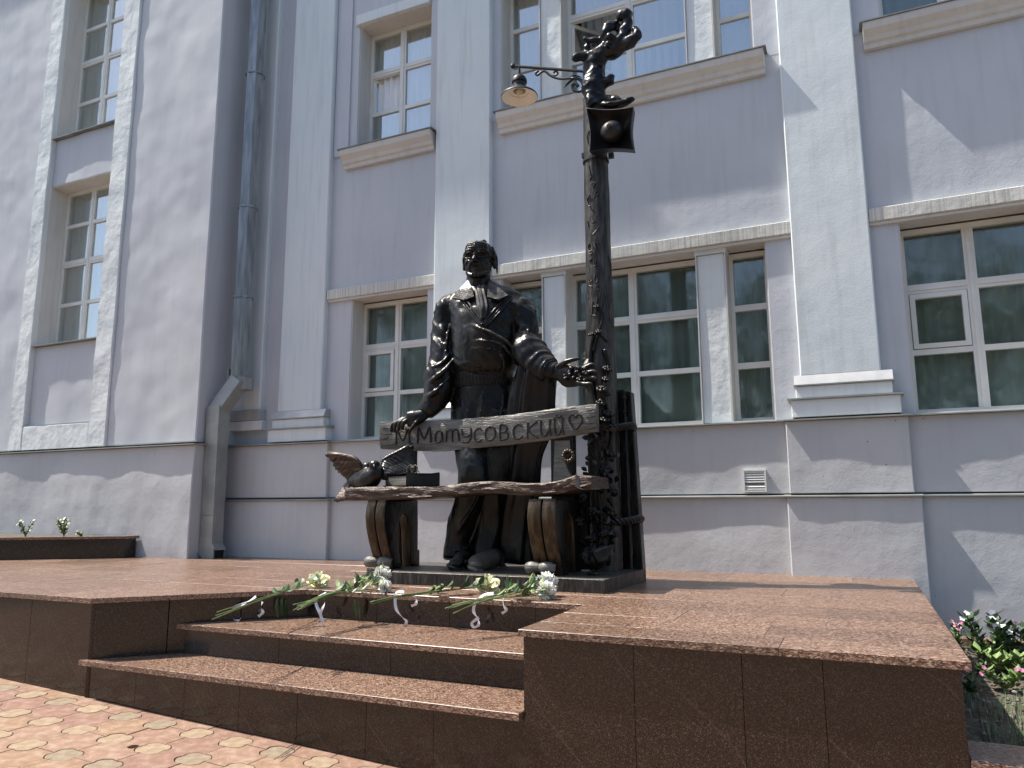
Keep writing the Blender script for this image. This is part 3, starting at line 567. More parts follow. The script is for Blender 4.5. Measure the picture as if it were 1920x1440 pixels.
# ---------------------------------------------------------------- downspout in the corner of the bay
ds = thing('downspout', 'grey sheet-metal rainwater pipe running down the inner corner beside the bay', 'drainpipe', (-7.3, 7.25, 0))
def hexpipe(p0, p1, r0, r1, name='pipe_section', m='zinc', n=6, ph=.26):
    b = MB(); d = (p1-p0).normalized(); sx = Vector((1, 0, 0)); sx = (sx-d*sx.dot(d)).normalized(); sy = d.cross(sx); vs = []
    for p, r in ((p0, r0), (p1, r1)):
        for j in range(n): a = 2*math.pi*(j+ph)/n; vs.append(p+sx*r[0]*math.cos(a)+sy*r[1]*math.sin(a))
    fs = [(j, (j+1) % n, n+(j+1) % n, n+j) for j in range(n)]+[tuple(range(n-1, -1, -1)), tuple(range(n, 2*n))]
    b.add(vs, fs); return b.build(name, m, ds)
zs = [14.3, 11.2, 8.6, 6.55, 4.6, 3.35, 2.28]
for i in range(len(zs)-1):
    hexpipe(Vector((-7.25, 7.25, zs[i+1]-.03)), Vector((-7.25, 7.25, zs[i])), (.118, .118), (.128, .128))
    hexpipe(Vector((-7.25, 7.25, zs[i+1]-.005)), Vector((-7.25, 7.25, zs[i+1]+.02)), (.130, .130), (.130, .130), 'seam', n=12)
hexpipe(Vector((-7.17, 7.25, 2.12)), Vector((-7.17, 7.25, 2.27)), (.125, .12), (.125, .12), 'collar', 'zinc_pale', 8)
def boxpipe(p0, p1, hx, hy, name, m='zinc_pale'): return hexpipe(p0, p1, (hx*1.414, hy*1.414), (hx*1.414, hy*1.414), name, m, 4, .5)
boxpipe(Vector((-7.17, 7.20, 2.24)), Vector((-7.43, 7.10, 1.84)), .10, .085, 'pipe_elbow')
for z0, z1 in ((1.9, .98), (.985, .52), (.525, .19)): boxpipe(Vector((-7.42+.02*(1.9-z0)*.3, 7.10, z0)), Vector((-7.42+.02*(1.9-z1)*.3, 7.10, z1)), .105-.002*(z0 < 1), .09-.002*(z0 < 1), 'pipe_section')
b = MB(); b.extrude([(-7.53, .19), (-7.31, .19), (-7.24, .10), (-7.27, .12), (-7.27, -.08), (-7.36, -.08), (-7.53, .06)], 'y', 7.01, 7.19); b.build('pipe_shoe', 'zinc_pale', ds)
b = MB(); b.box(-7.268, -7.262, 7.03, 7.17, -.07, .095); b.build('outlet', 'dark', ds)
b = MB(); b.box(-7.36, -7.30, 7.2, 7.5, 2.26, 2.28); b.box(-7.37, -7.34, 7.16, 7.2, 2.22, 2.40); b.build('bracket', 'zinc', ds)

# ---------------------------------------------------------------- planter on the left, flower bed on the right
pl = thing('granite_planter', 'low dark granite planter box with white flowers against the left wall', 'planter', (-9, 6.5, 0))
pp = [Vector((-8.43, 6.68)), Vector((-9.75, 5.70)), Vector((-12.5, 5.70)), Vector((-12.5, 6.84)), Vector((-8.43, 6.84))]
pb = MB(); pb.prism(orient([tuple(v) for v in pp]), 0.001, .235); pb.build('box_wall', 'granite', pl)
q = [(-8.385, 6.655), (-9.735, 5.66), (-12.55, 5.66), (-12.55, 5.82), (-9.80, 5.82), (-8.60, 6.70), (-8.60, 6.85), (-8.385, 6.85)]
cp = MB(); cp.prism([q[0], q[7], q[6], q[5]], .237, .268); cp.prism([q[1], q[0], q[5], q[4]], .237, .268); cp.prism([q[2], q[1], q[4], q[3]], .237, .268); cp.build('coping', 'granite_top', pl)
cp = MB(); cp.prism([(-9.8, 5.83), (-8.61, 6.7), (-8.61, 6.84), (-12.5, 6.84), (-12.5, 5.83)], .236, .258); cp.build('soil', 'soil', pl)
def bloom(b, c, r, n=5, up=(0, 0, 1), tilt=.5):
    up = Vector(up).normalized(); a0 = random.random()*6; s = up.orthogonal().normalized(); t = up.cross(s)
    for k in range(n):
        a = a0+2*math.pi*k/n; d = s*math.cos(a)+t*math.sin(a); b.leaf(c, d+up*tilt, up.cross(d), r, r*.42, .1, 3)
def vinca(base_, h, r, label, group, leafm='leaf', petal='petal_pink', nb=5, nl=26, cat='flower'):
    t = thing('flowering_plant', label, cat, base_, group); B = Vector(base_)
    st, lv, fl = MB(), MB(), MB()
    for k in range(random.randint(3, 5)):
        a = random.random()*6.28; e = B+Vector((math.cos(a)*r*.55, math.sin(a)*r*.55, h*random.uniform(.7, 1))); st.tube([B, B.lerp(e, .5)+Vector((0, 0, h*.12)), e], .006, 5)
        for i in range(nl//2+2):
            u = .15+.85*i/(nl//2+1); c = B.lerp(e, u); aa = i*2.4+k; d = Vector((math.cos(aa), math.sin(aa), .35)); lv.leaf(c, d, d.cross(Vector((0, 0, 1))), r*.34*random.uniform(.7, 1.2), r*.095, .2, 3)
        if k < nb: bloom(fl, e+Vector((0, 0, .015)), r*.10, 5, (random.uniform(-.5, .5), -.6, .8)); bloom(fl, e+Vector((random.uniform(-.03, .03), -.02, -.02)), r*.09, 5, (random.uniform(-.5, .5), -.7, .6))
    st.build('stem', 'stem', t); lv.build('leaves', leafm, t)
    if fl.v: fl.build('blossoms', petal, t)
    return t
vinca((-9.22, 6.42, .26), .24, .16, 'small bushy plant topped with white blossoms in the left planter', 'planter flowers', 'leaf2', 'petal_white')
vinca((-9.72, 6.25, .26), .22, .15, 'white-flowered plant at the left edge of the photo in the planter', 'planter flowers', 'leaf2', 'petal_white')
vinca((-8.93, 6.45, .26), .07, .10, 'tiny seedling beside the white plant, nearest the planter end', 'planter flowers', 'leaf2', 'petal_white', 1, 8)
bed = MB(); nx, ny = 26, 44; vs = []
for j in range(ny+1):
    for i in range(nx+1): x = .34+3.3*i/nx; y = 4.02+3.36*j/ny; vs.append((x, y, -.50+.03*noise.noise((x*3, y*3, 1))+.012*noise.noise((x*12, y*12, 2))))
bed.add(vs, [(j*(nx+1)+i, j*(nx+1)+i+1, (j+1)*(nx+1)+i+1, (j+1)*(nx+1)+i) for j in range(ny) for i in range(nx)]); bedo = bed.build('flower_bed', 'soil', kind='structure')
kb = thing('granite_kerb', 'low granite kerb along the front of the flower bed', 'kerb', (1, 3.9, -.45))
for k in range(4): b = MB(); xx = .338+k*.8; b.prism([(xx, 3.765), (xx+.797, 3.765), (xx+.797, 4.07), (xx, 4.07)], -1.1, -.398, .006); b.build('kerb_stone', 'granite_top', kb)
kb2 = thing('granite_kerb', 'narrow pinkish granite strip along the foot of the wall behind the flowers', 'kerb', (1, 7.3, -.45))
for k in range(5): b = MB(); xx = .35+k*.6; b.prism([(xx, 7.23), (xx+.597, 7.23), (xx+.597, 7.37), (xx, 7.37)], -.7, -.435, .005); b.build('kerb_stone', 'granite_top', kb2)
def Bp(px, py): p = atz(px, py, -.48); return (p.x, p.y, -.49)
vinca(Bp(1848, 1250), .36, .24, 'tall leafy plant with pale tips, left of the two against the wall', 'bed flowers', 'leaf', 'petal_white', 4, 44)
vinca(Bp(1908, 1252), .38, .24, 'tall dark leafy plant at the right edge of the photo against the wall', 'bed flowers', 'leaf', 'petal_white', 3, 44)
vinca(Bp(1797, 1212), .22, .14, 'small pink flower peeping past the back corner of the podium', 'bed flowers', 'leaf2', 'petal_pink', 5, 16)
vinca(Bp(1885, 1232), .26, .16, 'pink-flowered plant between the two tall leafy plants', 'bed flowers', 'leaf2', 'petal_pink', 2, 40)
vinca(Bp(1885, 1262), .16, .26, 'bright green rosette with long pointed leaves in the middle of the bed', 'bed flowers', 'leaf2', 'petal_pink', 0, 40)
vinca(Bp(1832, 1262), .10, .13, 'low plant with one pink blossom in the shade beside the podium', 'bed flowers', 'leaf', 'petal_pink', 1, 26)
vinca(Bp(1884, 1292), .11, .18, 'low plant with bright magenta blossoms on the sunlit soil', 'bed flowers', 'leaf2', 'petal_pink', 3, 34)
vinca(Bp(1915, 1268), .12, .16, 'low pink-flowered plant at the right edge of the photo', 'bed flowers', 'leaf2', 'petal_pink', 2, 34)
vinca(Bp(1822, 1300), .12, .16, 'dark low plant in the podium shadow', 'bed flowers', 'leaf', 'petal_pink', 1, 20)
gr = MB()
for k in range(700):
    x = random.uniform(.46, 1.25); y = random.uniform(4.1, 5.3)
    if random.random() > (1 if y < 5.2 else .4): continue
    a = random.uniform(0, 6.28); h = random.uniform(.04, .12); d = Vector((math.cos(a)*.6, math.sin(a)*.6, 1.0)); gr.leaf((x, y, -.5), d, (math.sin(a), -math.cos(a), 0), h, .003, .2, 3)
grass = gr.build('grass', 'grassm', kind='stuff')
dt = MB()
for k in range(900):
    x = random.uniform(.36, 2.2); y = random.uniform(4.15, 7.2); a = random.random()*6.28; dt.leaf((x, y, -.49+random.uniform(0, .04)), (math.cos(a), math.sin(a), .5), (-math.sin(a), math.cos(a), 0), random.uniform(.03, .08), random.uniform(.006, .014), .2, 3)
dt.build('ground_cover', 'leaf', kind='stuff')
pbl = MB()
for k in range(260): pbl.ell((random.uniform(.36, 1.8), random.uniform(4.15, 7.2), -.485), (random.uniform(.006, .02), random.uniform(.006, .02), random.uniform(.004, .012)), 6, 4)
pbl.build('gravel', 'sand_pale', kind='stuff')

# ---------------------------------------------------------------- the trees across the square that the panes mirror
def tree(x, y, h, r, label, seed):
    rnd = random.Random(seed); t = thing('broadleaf_tree', label, 'tree', (x, y, GX(x)), 'trees across the square'); z0 = GX(x)-.1
    b = MB(); b.tube([(x, y, z0), (x+.1, y, z0+h*.25), (x-.05, y+.1, z0+h*.5), (x, y, z0+h*.8)], [.22, .17, .12, .04], 9, sub=3)
    cl = []
    for k in range(9):
        a = rnd.random()*6.28; u = rnd.uniform(.3, .6); e = Vector((x+math.cos(a)*r*.7, y+math.sin(a)*r*.7, z0+h*(u+.25))); s_ = Vector((x, y, z0+h*u)); b.tube([s_, s_.lerp(e, .5)+Vector((0, 0, .2)), e], [.07, .045, .015], 6); cl.append(e)
    for k in range(34): cl.append(Vector((x+rnd.uniform(-r, r)*.8, y+rnd.uniform(-r, r)*.8, z0+h*rnd.uniform(.42, .95))))
    b.build('trunk', 'trunk', t, smooth=True); lv = MB()
    for c in cl:
        R_ = r*rnd.uniform(.24, .42)
        for k in range(230):
            v = Vector((rnd.gauss(0, 1), rnd.gauss(0, 1), rnd.gauss(0, .8))); v = v.normalized()*R_*rnd.uniform(.4, 1.05)
            d = Vector((rnd.gauss(0, 1), rnd.gauss(0, 1), rnd.gauss(-.3, .6))); d.normalize(); q = d.orthogonal(); L_ = rnd.uniform(.09, .17); p = c+v; lv.add([p, p+d*L_*.5+q*L_*.3, p+d*L_, p+d*L_*.5-q*L_*.3], [(0, 1, 2, 3)])
    lv.build('crown', 'treeleaf', t)
for i, a in enumerate(((-9, -9, 9.5, 3.2), (-3.2, -11, 9.5, 3.5), (3.6, -8.5, 9, 3.4), (9.5, -12, 10.5, 3.6), (-15.5, -11, 10.5, 3.5), (15, -8, 9.5, 3.4), (-22, -19, 14, 4.6), (-11, -20, 13, 4.6), (0.5, -19, 14, 4.8), (8, -21, 13.5, 4.6), (20, -17, 14, 4.8))):
    tree(*a, ('broad green tree behind the viewer, straight across from the monument' if i == 1 else ('', '', 'green tree across the square, to the right of the broad one behind the viewer', 'tall green tree set farther back, far to the right across the square', 'tallest green tree, far to the left across the square', 'outermost green tree of the front row on the right across the square', 'tall tree of the back row, farthest left', 'tall tree of the back row behind the gap left of the viewer', 'tall tree of the back row straight behind the viewer', 'tall tree of the back row right of the viewer', 'tall tree of the back row, farthest right')[i] or 'green tree across the square, to the left of the broad one behind the viewer'), 20+i)
# ---------------------------------------------------------------- bronze monument: helpers
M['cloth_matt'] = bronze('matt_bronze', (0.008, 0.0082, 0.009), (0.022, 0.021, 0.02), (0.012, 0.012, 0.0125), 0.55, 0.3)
PX = 1/212.0                                     # metres per photograph pixel at the statue's distance
def proj(p):
    d = Vector(p)-CAM; w_ = d.dot(_f); return (960+F*d.dot(CR)/w_, 720-F*d.dot(CU)/w_)
def pt(L): return [at(a[0], a[1], a[2]) for a in L]
def rr(L): return [((a[3]*PX, a[4]) if len(a) > 4 else a[3]*PX) for a in L]
def rtube(b, L, n=64, sub=5, ripple=(0, 0, 0), axial=(0, 0)):
    P, R = smooth([Vector(p) for p in pt(L)], [(r, r) if isinstance(r, float) else r for r in rr(L)], sub); N = len(P); k0 = len(b.v)
    for i, p in enumerate(P):
        t = (P[min(i+1, N-1)]-P[max(i-1, 0)]).normalized(); sd = t.cross(Vector((0, -1, 0)))
        if sd.length < .2: sd = t.cross(Vector((0, 0, 1)))
        sd.normalize(); fr = sd.cross(t).normalized(); u = i/(N-1)
        for j in range(n):
            a = 2*math.pi*j/n; q = 1+ripple[1]*(math.cos(ripple[0]*a+ripple[2]*u+math.sin(u*7))+.5*math.cos(ripple[0]*1.7*a+2-u*3))+axial[1]*math.sin(axial[0]*u*6.283+1.5*math.sin(a))
            b.v.append(tuple(p+sd*(R[i][0]*q*math.cos(a))+fr*(R[i][1]*q*math.sin(a))))
    for i in range(N-1):
        for j in range(n): jj = (j+1) % n; b.f.append((k0+i*n+j, k0+i*n+jj, k0+(i+1)*n+jj, k0+(i+1)*n+j))
    b.f.append(tuple(k0+j for j in range(n-1, -1, -1))); b.f.append(tuple(k0+(N-1)*n+j for j in range(n)))
    return b
def dispnoise(me, amp, sc, seed=0, ridge=False):
    co, no = arr(me); v = nz3(co, sc, seed)
    if ridge: v = 1-2*np.abs(v)*1.6
    setco(me, co+no*(v*amp)[:, None])
def grow(mb, vox, name, m, parent, it=4, label=None):
    me = remesh(mb, vox, it); me.name = name; me.materials.clear(); me.materials.append(M[m]); me.polygons.foreach_set('use_smooth', [True]*len(me.polygons)); return link(name, me, parent, label)

# ---------------------------------------------------------------- plinth plate
BX0, BX1, BY0, BY1, BZ = -3.60, -1.72, 5.36, 6.38, .10
bp = [(-3.56, 5.36), (-1.735, 5.375), (-1.69, 6.38), (-3.80, 6.38), (-4.02, 6.15), (-4.0, 5.62), (-3.63, 5.50)]
b = MB()
b.prism(orient(bp), .001, BZ, .003)
basep = b.build('statue_base', 'bronze_bark'); tag(basep, 'low rough bronze plate under the man, the bench and the post', 'base')

# ---------------------------------------------------------------- the man
man = thing('bronze_statue', 'dark bronze statue of a man in a V-neck sweater standing behind the bench', 'statue', (-3.1, 6.05, BZ))
B = MB()
B.tube(pt([(905, 795, 6.06), (904, 745, 6.07), (903, 712, 6.07), (905, 692, 6.05), (908, 660, 6.03), (910, 630, 6.03), (911, 600, 6.04), (911, 578, 6.06), (909, 561, 6.08), (907, 550, 6.09), (902, 540, 6.09), (899, 527, 6.07), (897, 508, 6.05)]),
       [(63*PX, .20), (66*PX, .205), (62*PX, .20), (68*PX, .235), (68*PX, .235), (70*PX, .24), (75*PX, .235), (82*PX, .215), (80*PX, .19), (66*PX, .16), (43*PX, .13), (25*PX, .105), (22*PX, .10)], 28, sub=3, flat=True)
B.tube(pt([(900, 552, 6.10), (868, 563, 6.08), (842, 580, 6.06)]), [.09, .10, .12], 16, sub=3); B.tube(pt([(900, 552, 6.10), (938, 564, 6.08), (975, 583, 6.06)]), [.09, .10, .12], 16, sub=3)
B.ell(at(843, 581, 6.06), (.13, .15, .13)); B.ell(at(975, 584, 6.06), (.13, .15, .13))
ARM_R = [(841, 584, 6.05, 27), (834, 612, 6.03, 24), (833, 650, 6.0, 26), (831, 685, 5.96, 28), (827, 708, 5.93, 33), (823, 731, 5.9, 30), (811, 757, 5.86, 21), (799, 776, 5.82, 14)]
B.tube(pt(ARM_R), rr(ARM_R), 20, sub=4)
ARM_L = [(978, 588, 6.05, 27), (987, 615, 6.03, 22), (990, 650, 6.0, 25), (1002, 680, 5.96, 23), (1024, 693, 5.92, 20), (1044, 697, 5.9, 14)]
B.tube(pt(ARM_L), rr(ARM_L), 20, sub=4)
LEG_R = [(884, 775, 6.05, 40, .19), (887, 830, 6.0, 37, .18), (893, 885, 5.92, 31, .18), (886, 932, 5.93, 29, .155), (870, 980, 5.95, 28, .15), (860, 1020, 5.95, 26, .14), (857, 1048, 5.93, 25, .15)]
LEG_L = [(940, 775, 6.08, 40, .19), (940, 850, 6.06, 34, .18), (932, 920, 6.06, 32, .17), (920, 990, 6.06, 30, .15), (914, 1052, 6.03, 28, .15)]
B.tube(pt(LEG_R), rr(LEG_R), 20, sub=4); B.tube(pt(LEG_L), rr(LEG_L), 20, sub=4)
# sleeve folds, sweater creases, trouser pleats: tapered ridges sunk into the cloth
def fold(L, r, depth=.0): B.tube(pt(L), [.004]+[r*.85]*(len(L)-2)+[.004], 8, sub=4)
for L, r in (([(820, 600, 5.95), (832, 622, 5.89), (850, 640, 5.93)], .018), ([(817, 625, 5.93), (830, 645, 5.87), (848, 668, 5.90)], .018), ([(816, 655, 5.92), (824, 672, 5.86), (842, 690, 5.87)], .017), ([(845, 600, 5.93), (838, 640, 5.88), (836, 680, 5.84)], .016),
             ([(798, 704, 5.89), (812, 690, 5.80), (834, 676, 5.83), (846, 660, 5.90)], .020), ([(796, 722, 5.86), (812, 712, 5.765), (836, 692, 5.79), (850, 672, 5.87)], .024), ([(799, 745, 5.81), (812, 738, 5.745), (834, 716, 5.77), (848, 700, 5.84)], .020), ([(817, 630, 5.93), (826, 655, 5.87), (828, 685, 5.85)], .013),
             ([(995, 600, 6.02), (988, 630, 5.88), (975, 655, 5.87)], .016), ([(1003, 620, 6.02), (1003, 645, 5.91), (985, 668, 5.85)], .016),
             ([(856, 600, 5.86), (900, 615, 5.775), (950, 640, 5.79), (972, 672, 5.86)], .014), ([(852, 655, 5.86), (890, 640, 5.795), (940, 645, 5.795), (970, 690, 5.86)], .012), ([(855, 680, 5.86), (885, 655, 5.80), (930, 655, 5.80)], .010), ([(852, 690, 5.86), (875, 680, 5.815), (905, 690, 5.82)], .014), ([(935, 655, 5.80), (945, 680, 5.82), (942, 700, 5.85)], .012),
             ([(862, 735, 5.90), (870, 765, 5.86), (885, 790, 5.86)], .013), ([(905, 735, 5.86), (903, 770, 5.86), (898, 800, 5.86)], .011), ([(945, 735, 5.88), (940, 775, 5.87), (930, 810, 5.87)], .012),
             ([(905, 915, 5.82), (885, 955, 5.80), (862, 990, 5.80), (845, 1025, 5.86)], .015), ([(912, 935, 5.85), (898, 975, 5.83), (884, 1012, 5.82), (872, 1035, 5.83)], .013), ([(872, 925, 5.83), (854, 965, 5.82), (840, 1000, 5.86)], .013), ([(836, 1032, 5.88), (858, 1032, 5.79), (884, 1022, 5.83)], .012)):
    fold(L, r)
fig = remesh(B, .011, 6)
co, no = arr(fig)
zc = co[:, 2]; xm = co[:, 0]; xa = at(853, 650, 6).x; xb = at(972, 650, 6).x
armr = np.clip((xa-xm)/.05, 0, 1)*(zc > 1.3); arml = np.clip((xm-xb)/.05, 0, 1)*(zc > 1.6)
legs = np.clip((1.6-zc)/.1, 0, 1)
rid = lambda sc, sd: 1-2.2*np.abs(nz3(co, sc, sd))
dg = co.copy(); dg[:, 2] = co[:, 2]+.9*co[:, 0]
d = armr*.012*(1-2.2*np.abs(nz3(dg, (4, 4, 9), 1)))+arml*.010*rid((5, 4, 8), 1)+legs*.012*rid((9, 6, 2.0), 3)+(1-np.clip(legs, 0, 1))*.004*(1-2.2*np.abs(nz3(dg, (5, 5, 14), 8)))+(1-np.clip(armr+arml+legs, 0, 1))*(.007*rid((3.2, 2, 5.5), 5))+.0025*nz3(co, (22, 22, 22), 2)
setco(fig, co+no*d[:, None]); FB = toMB(fig)
# head
H = MB(); hc = at(898, 491, 6.0)
H.ell((0, .035, .055), (.129, .152, .127), 24, 16); H.ell((0, -.025, -.05), (.108, .110, .115), 20, 14); H.ell((0, -.100, -.136), (.038, .032, .030)); H.ell((0, -.075, .075), (.10, .075, .075), 16, 10)
for s in (-1, 1):
    H.ell((s*.066, -.078, -.03), (.038, .036, .036)); H.ell((s*.019, -.150, -.047), (.013, .016, .011)); H.tube([(s*.10, -.07, .040), (s*.06, -.122, .055), (s*.018, -.136, .042)], [.014, .022, .016], 10, sub=3)
    H.ell((s*.122, .03, -.005), (.018, .036, .056)); H.tube([(s*.13, .02, -.055), (s*.140, .045, 0), (s*.136, .02, .05), (s*.128, 0, .03)], .011, 8, sub=3); H.tube([(s*.03, -.15, -.045), (s*.055, -.115, -.085), (s*.058, -.09, -.125)], [.006, .009, .004], 8, sub=3)
    H.tube([(s*.085, -.04, -.10), (s*.06, -.09, -.13), (s*.02, -.118, -.15)], .02, 8, sub=2); H.ell((s*.046, -.112, .012), (.021, .018, .017))
H.tube([(0, -.128, .045), (0, -.146, .005), (0, -.170, -.036), (0, -.158, -.050)], [.014, .015, .021, .012], 12, sub=3)
H.tube([(-.045, -.112, -.094), (-.015, -.132, -.088), (.015, -.132, -.088), (.045, -.112, -.094)], [.003, .007, .007, .003], 8, sub=3); H.tube([(-.04, -.112, -.104), (0, -.132, -.108), (.04, -.112, -.104)], [.003, .008, .003], 8, sub=3)
H.tube([(0, .03, -.22), (0, .02, -.05)], [(.082, .085), (.085, .085)], 16)
hm = remesh(H, .0052, 3); co, no = arr(hm); dd = np.zeros(len(co))
for s in (-1, 1):
    q = ((co-np.array([s*.046, -.128, .014]))/np.array([.026, .05, .017]))**2; dd -= .030*np.exp(-q.sum(1))
    q = ((co-np.array([s*.046, -.118, .010]))/np.array([.012, .03, .008]))**2; dd += .008*np.exp(-q.sum(1))
q = ((co[:, 2]+.099+.05*co[:, 0]**2*20)/.0045)**2+(co[:, 0]/.04)**4; dd -= .0035*np.exp(-q)*(co[:, 1] < -.08)
wr = (co[:, 1] < -.05)*(np.abs(co[:, 0]) < .085)*np.clip((co[:, 2]-.062)/.012, 0, 1)*np.clip((.135-co[:, 2])/.02, 0, 1); dd += .0045*wr*np.sin(co[:, 2]*330+co[:, 0]*8)
dd += .0012*nz3(co, (38, 38, 38), 4); setco(hm, co+no*dd[:, None])
hm.transform(Matrix.Translation(hc) @ Matrix.Rotation(math.radians(14), 4, 'Z') @ Matrix.Scale(1.15, 4)); FB.add(*[toMB(hm).v, toMB(hm).f])
# hands: fingers are separate chains rooted in the palm
HN = MB()
HN.tube(pt([(804, 770, 5.83), (792, 778, 5.79), (778, 784, 5.76), (764, 786, 5.745)]), [(.055, .05), (.06, .042), (.075, .04), (.07, .032)], 14, sub=3)
for a in ([(770, 784, 5.74), (758, 792, 5.715), (755, 800, 5.712), (755, 806, 5.722)], [(764, 783, 5.742), (751, 792, 5.715), (748, 801, 5.712), (747, 808, 5.722)], [(758, 784, 5.745), (744, 793, 5.72), (740, 803, 5.716), (740, 811, 5.726)], [(753, 787, 5.755), (738, 795, 5.735), (734, 804, 5.73), (735, 811, 5.738)], [(791, 780, 5.77), (780, 793, 5.735), (772, 803, 5.715), (768, 811, 5.72)]):
    HN.tube(pt(a), [.022, .0195, .017, .011], 10, sub=4); HN.ell(at(*a[1]), .021)
hnd = remesh(HN, .006, 2); FB.add(toMB(hnd).v, toMB(hnd).f)
HN = MB()
HN.tube(pt([(1036, 696, 5.9), (1050, 699, 5.89), (1066, 704, 5.875), (1086, 707, 5.865)]), [(.066, .06), (.072, .052), (.105, .048), (.085, .042)], 14, sub=3)
for a in ([(1045, 690, 5.87), (1058, 680, 5.83), (1072, 675, 5.82), (1087, 672, 5.825)], [(1084, 697, 5.90), (1099, 689, 5.90), (1109, 684, 5.90), (1115, 686, 5.895)], [(1087, 703, 5.875), (1104, 699, 5.865), (1114, 697, 5.86), (1118, 701, 5.85)], [(1086, 711, 5.85), (1103, 711, 5.835), (1113, 709, 5.825), (1117, 713, 5.82)], [(1081, 717, 5.825), (1096, 721, 5.805), (1105, 720, 5.795), (1109, 722, 5.79)]):
    HN.tube(pt(a), [.027, .0235, .020, .014], 10, sub=4); HN.ell(at(*a[1]), .0235)
hnd = remesh(HN, .006, 2); FB.add(toMB(hnd).v, toMB(hnd).f)
FB.build('figure', 'bronze', man, smooth=True)
# berries lying in the open palm
br = MB(); rb = random.Random(3)
for k in range(34): br.ell(at(1058+rb.uniform(0, 44), 700+rb.uniform(-11, 14), 5.815+rb.uniform(-.015, .005)), rb.uniform(.014, .02), 8, 6)
bro = br.build('berries', 'bronze', smooth=True); tag(bro, 'handful of bronze berries lying in the open palm of the statue', 'berries')
# clothing
wb = MB(); rtube(wb, [(904, 729, 6.07, 65, .215), (904, 722, 6.07, 66.5, .226), (904, 706, 6.065, 67, .230), (905, 699, 6.06, 67, .228)], 220, 4, (58, .016, 0)); wb.build('waistband', 'bronze_cloth', man, smooth=True)
vn = MB()
for o_ in (0, 7, 12):
    for L in ([(868-o_*.6, 549+o_*.6, 5.91), (880-o_*.6, 570+o_*.6, 5.822), (906, 606+o_, 5.778)], [(950+o_*.6, 554+o_*.6, 5.93), (930+o_*.6, 578+o_*.6, 5.84), (906, 606+o_, 5.785)]): vn.tube(pt(L), .010 if o_ else .013, 8, sub=4)
for s_ in range(26):
    u = s_/25; a = at(868+37*u, 548+59*u, 5.93-.15*u**.8); vn.tube([a+Vector((-.05, .012, -.02)), a+Vector((0.004, -.008, .004))], .006, 5)
    a = at(950-45*u, 553+54*u, 5.93-.15*u**.8); vn.tube([a+Vector((.05, .012, -.02)), a+Vector((-.004, -.008, .004))], .006, 5)
vn.build('neckline', 'bronze_cloth', man, smooth=True)
cl = MB()
def flap(P, t=.022):
    v = pt(P); n_ = len(v); nr = (v[1]-v[0]).cross(v[-1]-v[0]).normalized()
    if nr.y > 0: nr = -nr
    cl.add([p+nr*t for p in v]+list(v), [tuple(range(n_)), tuple(range(2*n_-1, n_-1, -1))]+[(i, n_+i, n_+(i+1) % n_, (i+1) % n_) for i in range(n_)])
flap([(879, 528, 5.93), (864, 545, 5.885), (849, 561, 5.868), (872, 565, 5.83), (891, 559, 5.835), (886, 541, 5.87)]); flap([(918, 530, 5.93), (936, 543, 5.89), (953, 557, 5.868), (935, 565, 5.832), (914, 560, 5.835), (915, 541, 5.87)])
cl.build('collar', 'bronze_cloth', man)
cv = MB(); rtube(cv, [(901, 543, 5.925, 13, .05), (903, 555, 5.88, 12, .05), (905, 577, 5.828, 13, .042), (906, 599, 5.80, 8, .03)], 60, 6, (7, .10, 1)); cv.build('cravat', 'cloth_matt', man, smooth=True)
ct = MB(); rtube(ct, [(984, 628, 6.04, 12, .08), (986, 640, 6.02, 27, .145), (992, 660, 5.98, 34, .17), (1010, 683, 5.95, 32, .15), (1026, 694, 5.92, 26, .125), (1033, 697, 5.91, 22, .11)], 56, 9, (5, .03, 3), (8, .02))
rtube(ct, [(1006, 672, 5.97, 30, .10), (1005, 700, 5.96, 38, .13), (998, 740, 5.98, 44, .11), (992, 790, 6.0, 47, .10), (978, 850, 6.02, 40, .09), (970, 905, 6.06, 42, .09), (957, 965, 6.10, 52, .09), (950, 1052, 6.12, 56, .10)], 90, 7, (7, .10, 3.5))
ct.build('coat', 'bronze_cloth', man, smooth=True)
hr = MB(); HR = Matrix.Rotation(math.radians(15), 3, 'Z'); hh = lambda x, y, z: tuple(Vector(hc)+HR @ Vector((x, y, z))*1.15)
for s in (-1, 1):
    rh = random.Random(5+s)
    for k in range(44):
        y_ = rh.uniform(-.03, .14); z_ = rh.uniform(-.02, .12); x_ = s*(.121-.35*max(0, z_-.05)**1.2-.3*max(0, y_-.08)); hr.tube([hh(x_, y_, z_), hh(x_+s*.010, y_+.03, z_-.012), hh(x_+s*.004, y_+.06, z_-.04)], [.007, .009, .004], 7, sub=2)
rh = random.Random(9)
for k in range(26):
    y_ = rh.uniform(.085, .17); x_ = rh.uniform(-.10, .10); z_ = .055+.127*math.sqrt(max(.02, 1-(x_/.13)**2-((y_-.035)/.152)**2)); hr.tube([hh(x_, y_, z_-.004), hh(x_*1.1, y_+.015, z_+.012), hh(x_*1.15, y_+.05, z_-.01)], [.009, .013, .004], 7, sub=2)
for k in range(7):
    x_ = rh.uniform(-.04, .06); y_ = .02+rh.uniform(0, .05); z_ = .055+.127*math.sqrt(max(.02, 1-(x_/.13)**2-((y_-.035)/.152)**2)); hr.tube([hh(x_, y_, z_-.004), hh(x_+.012, y_+.012, z_+.016), hh(x_+.03, y_+.03, z_+.006)], [.006, .008, .003], 7, sub=2)
hr.build('hair', 'bronze', man, smooth=True)
eg = MB(); g3 = lambda x, y, z: tuple(Vector(hc)+Matrix.Rotation(math.radians(14), 3, 'Z') @ Vector((x, y, z))*1.15)
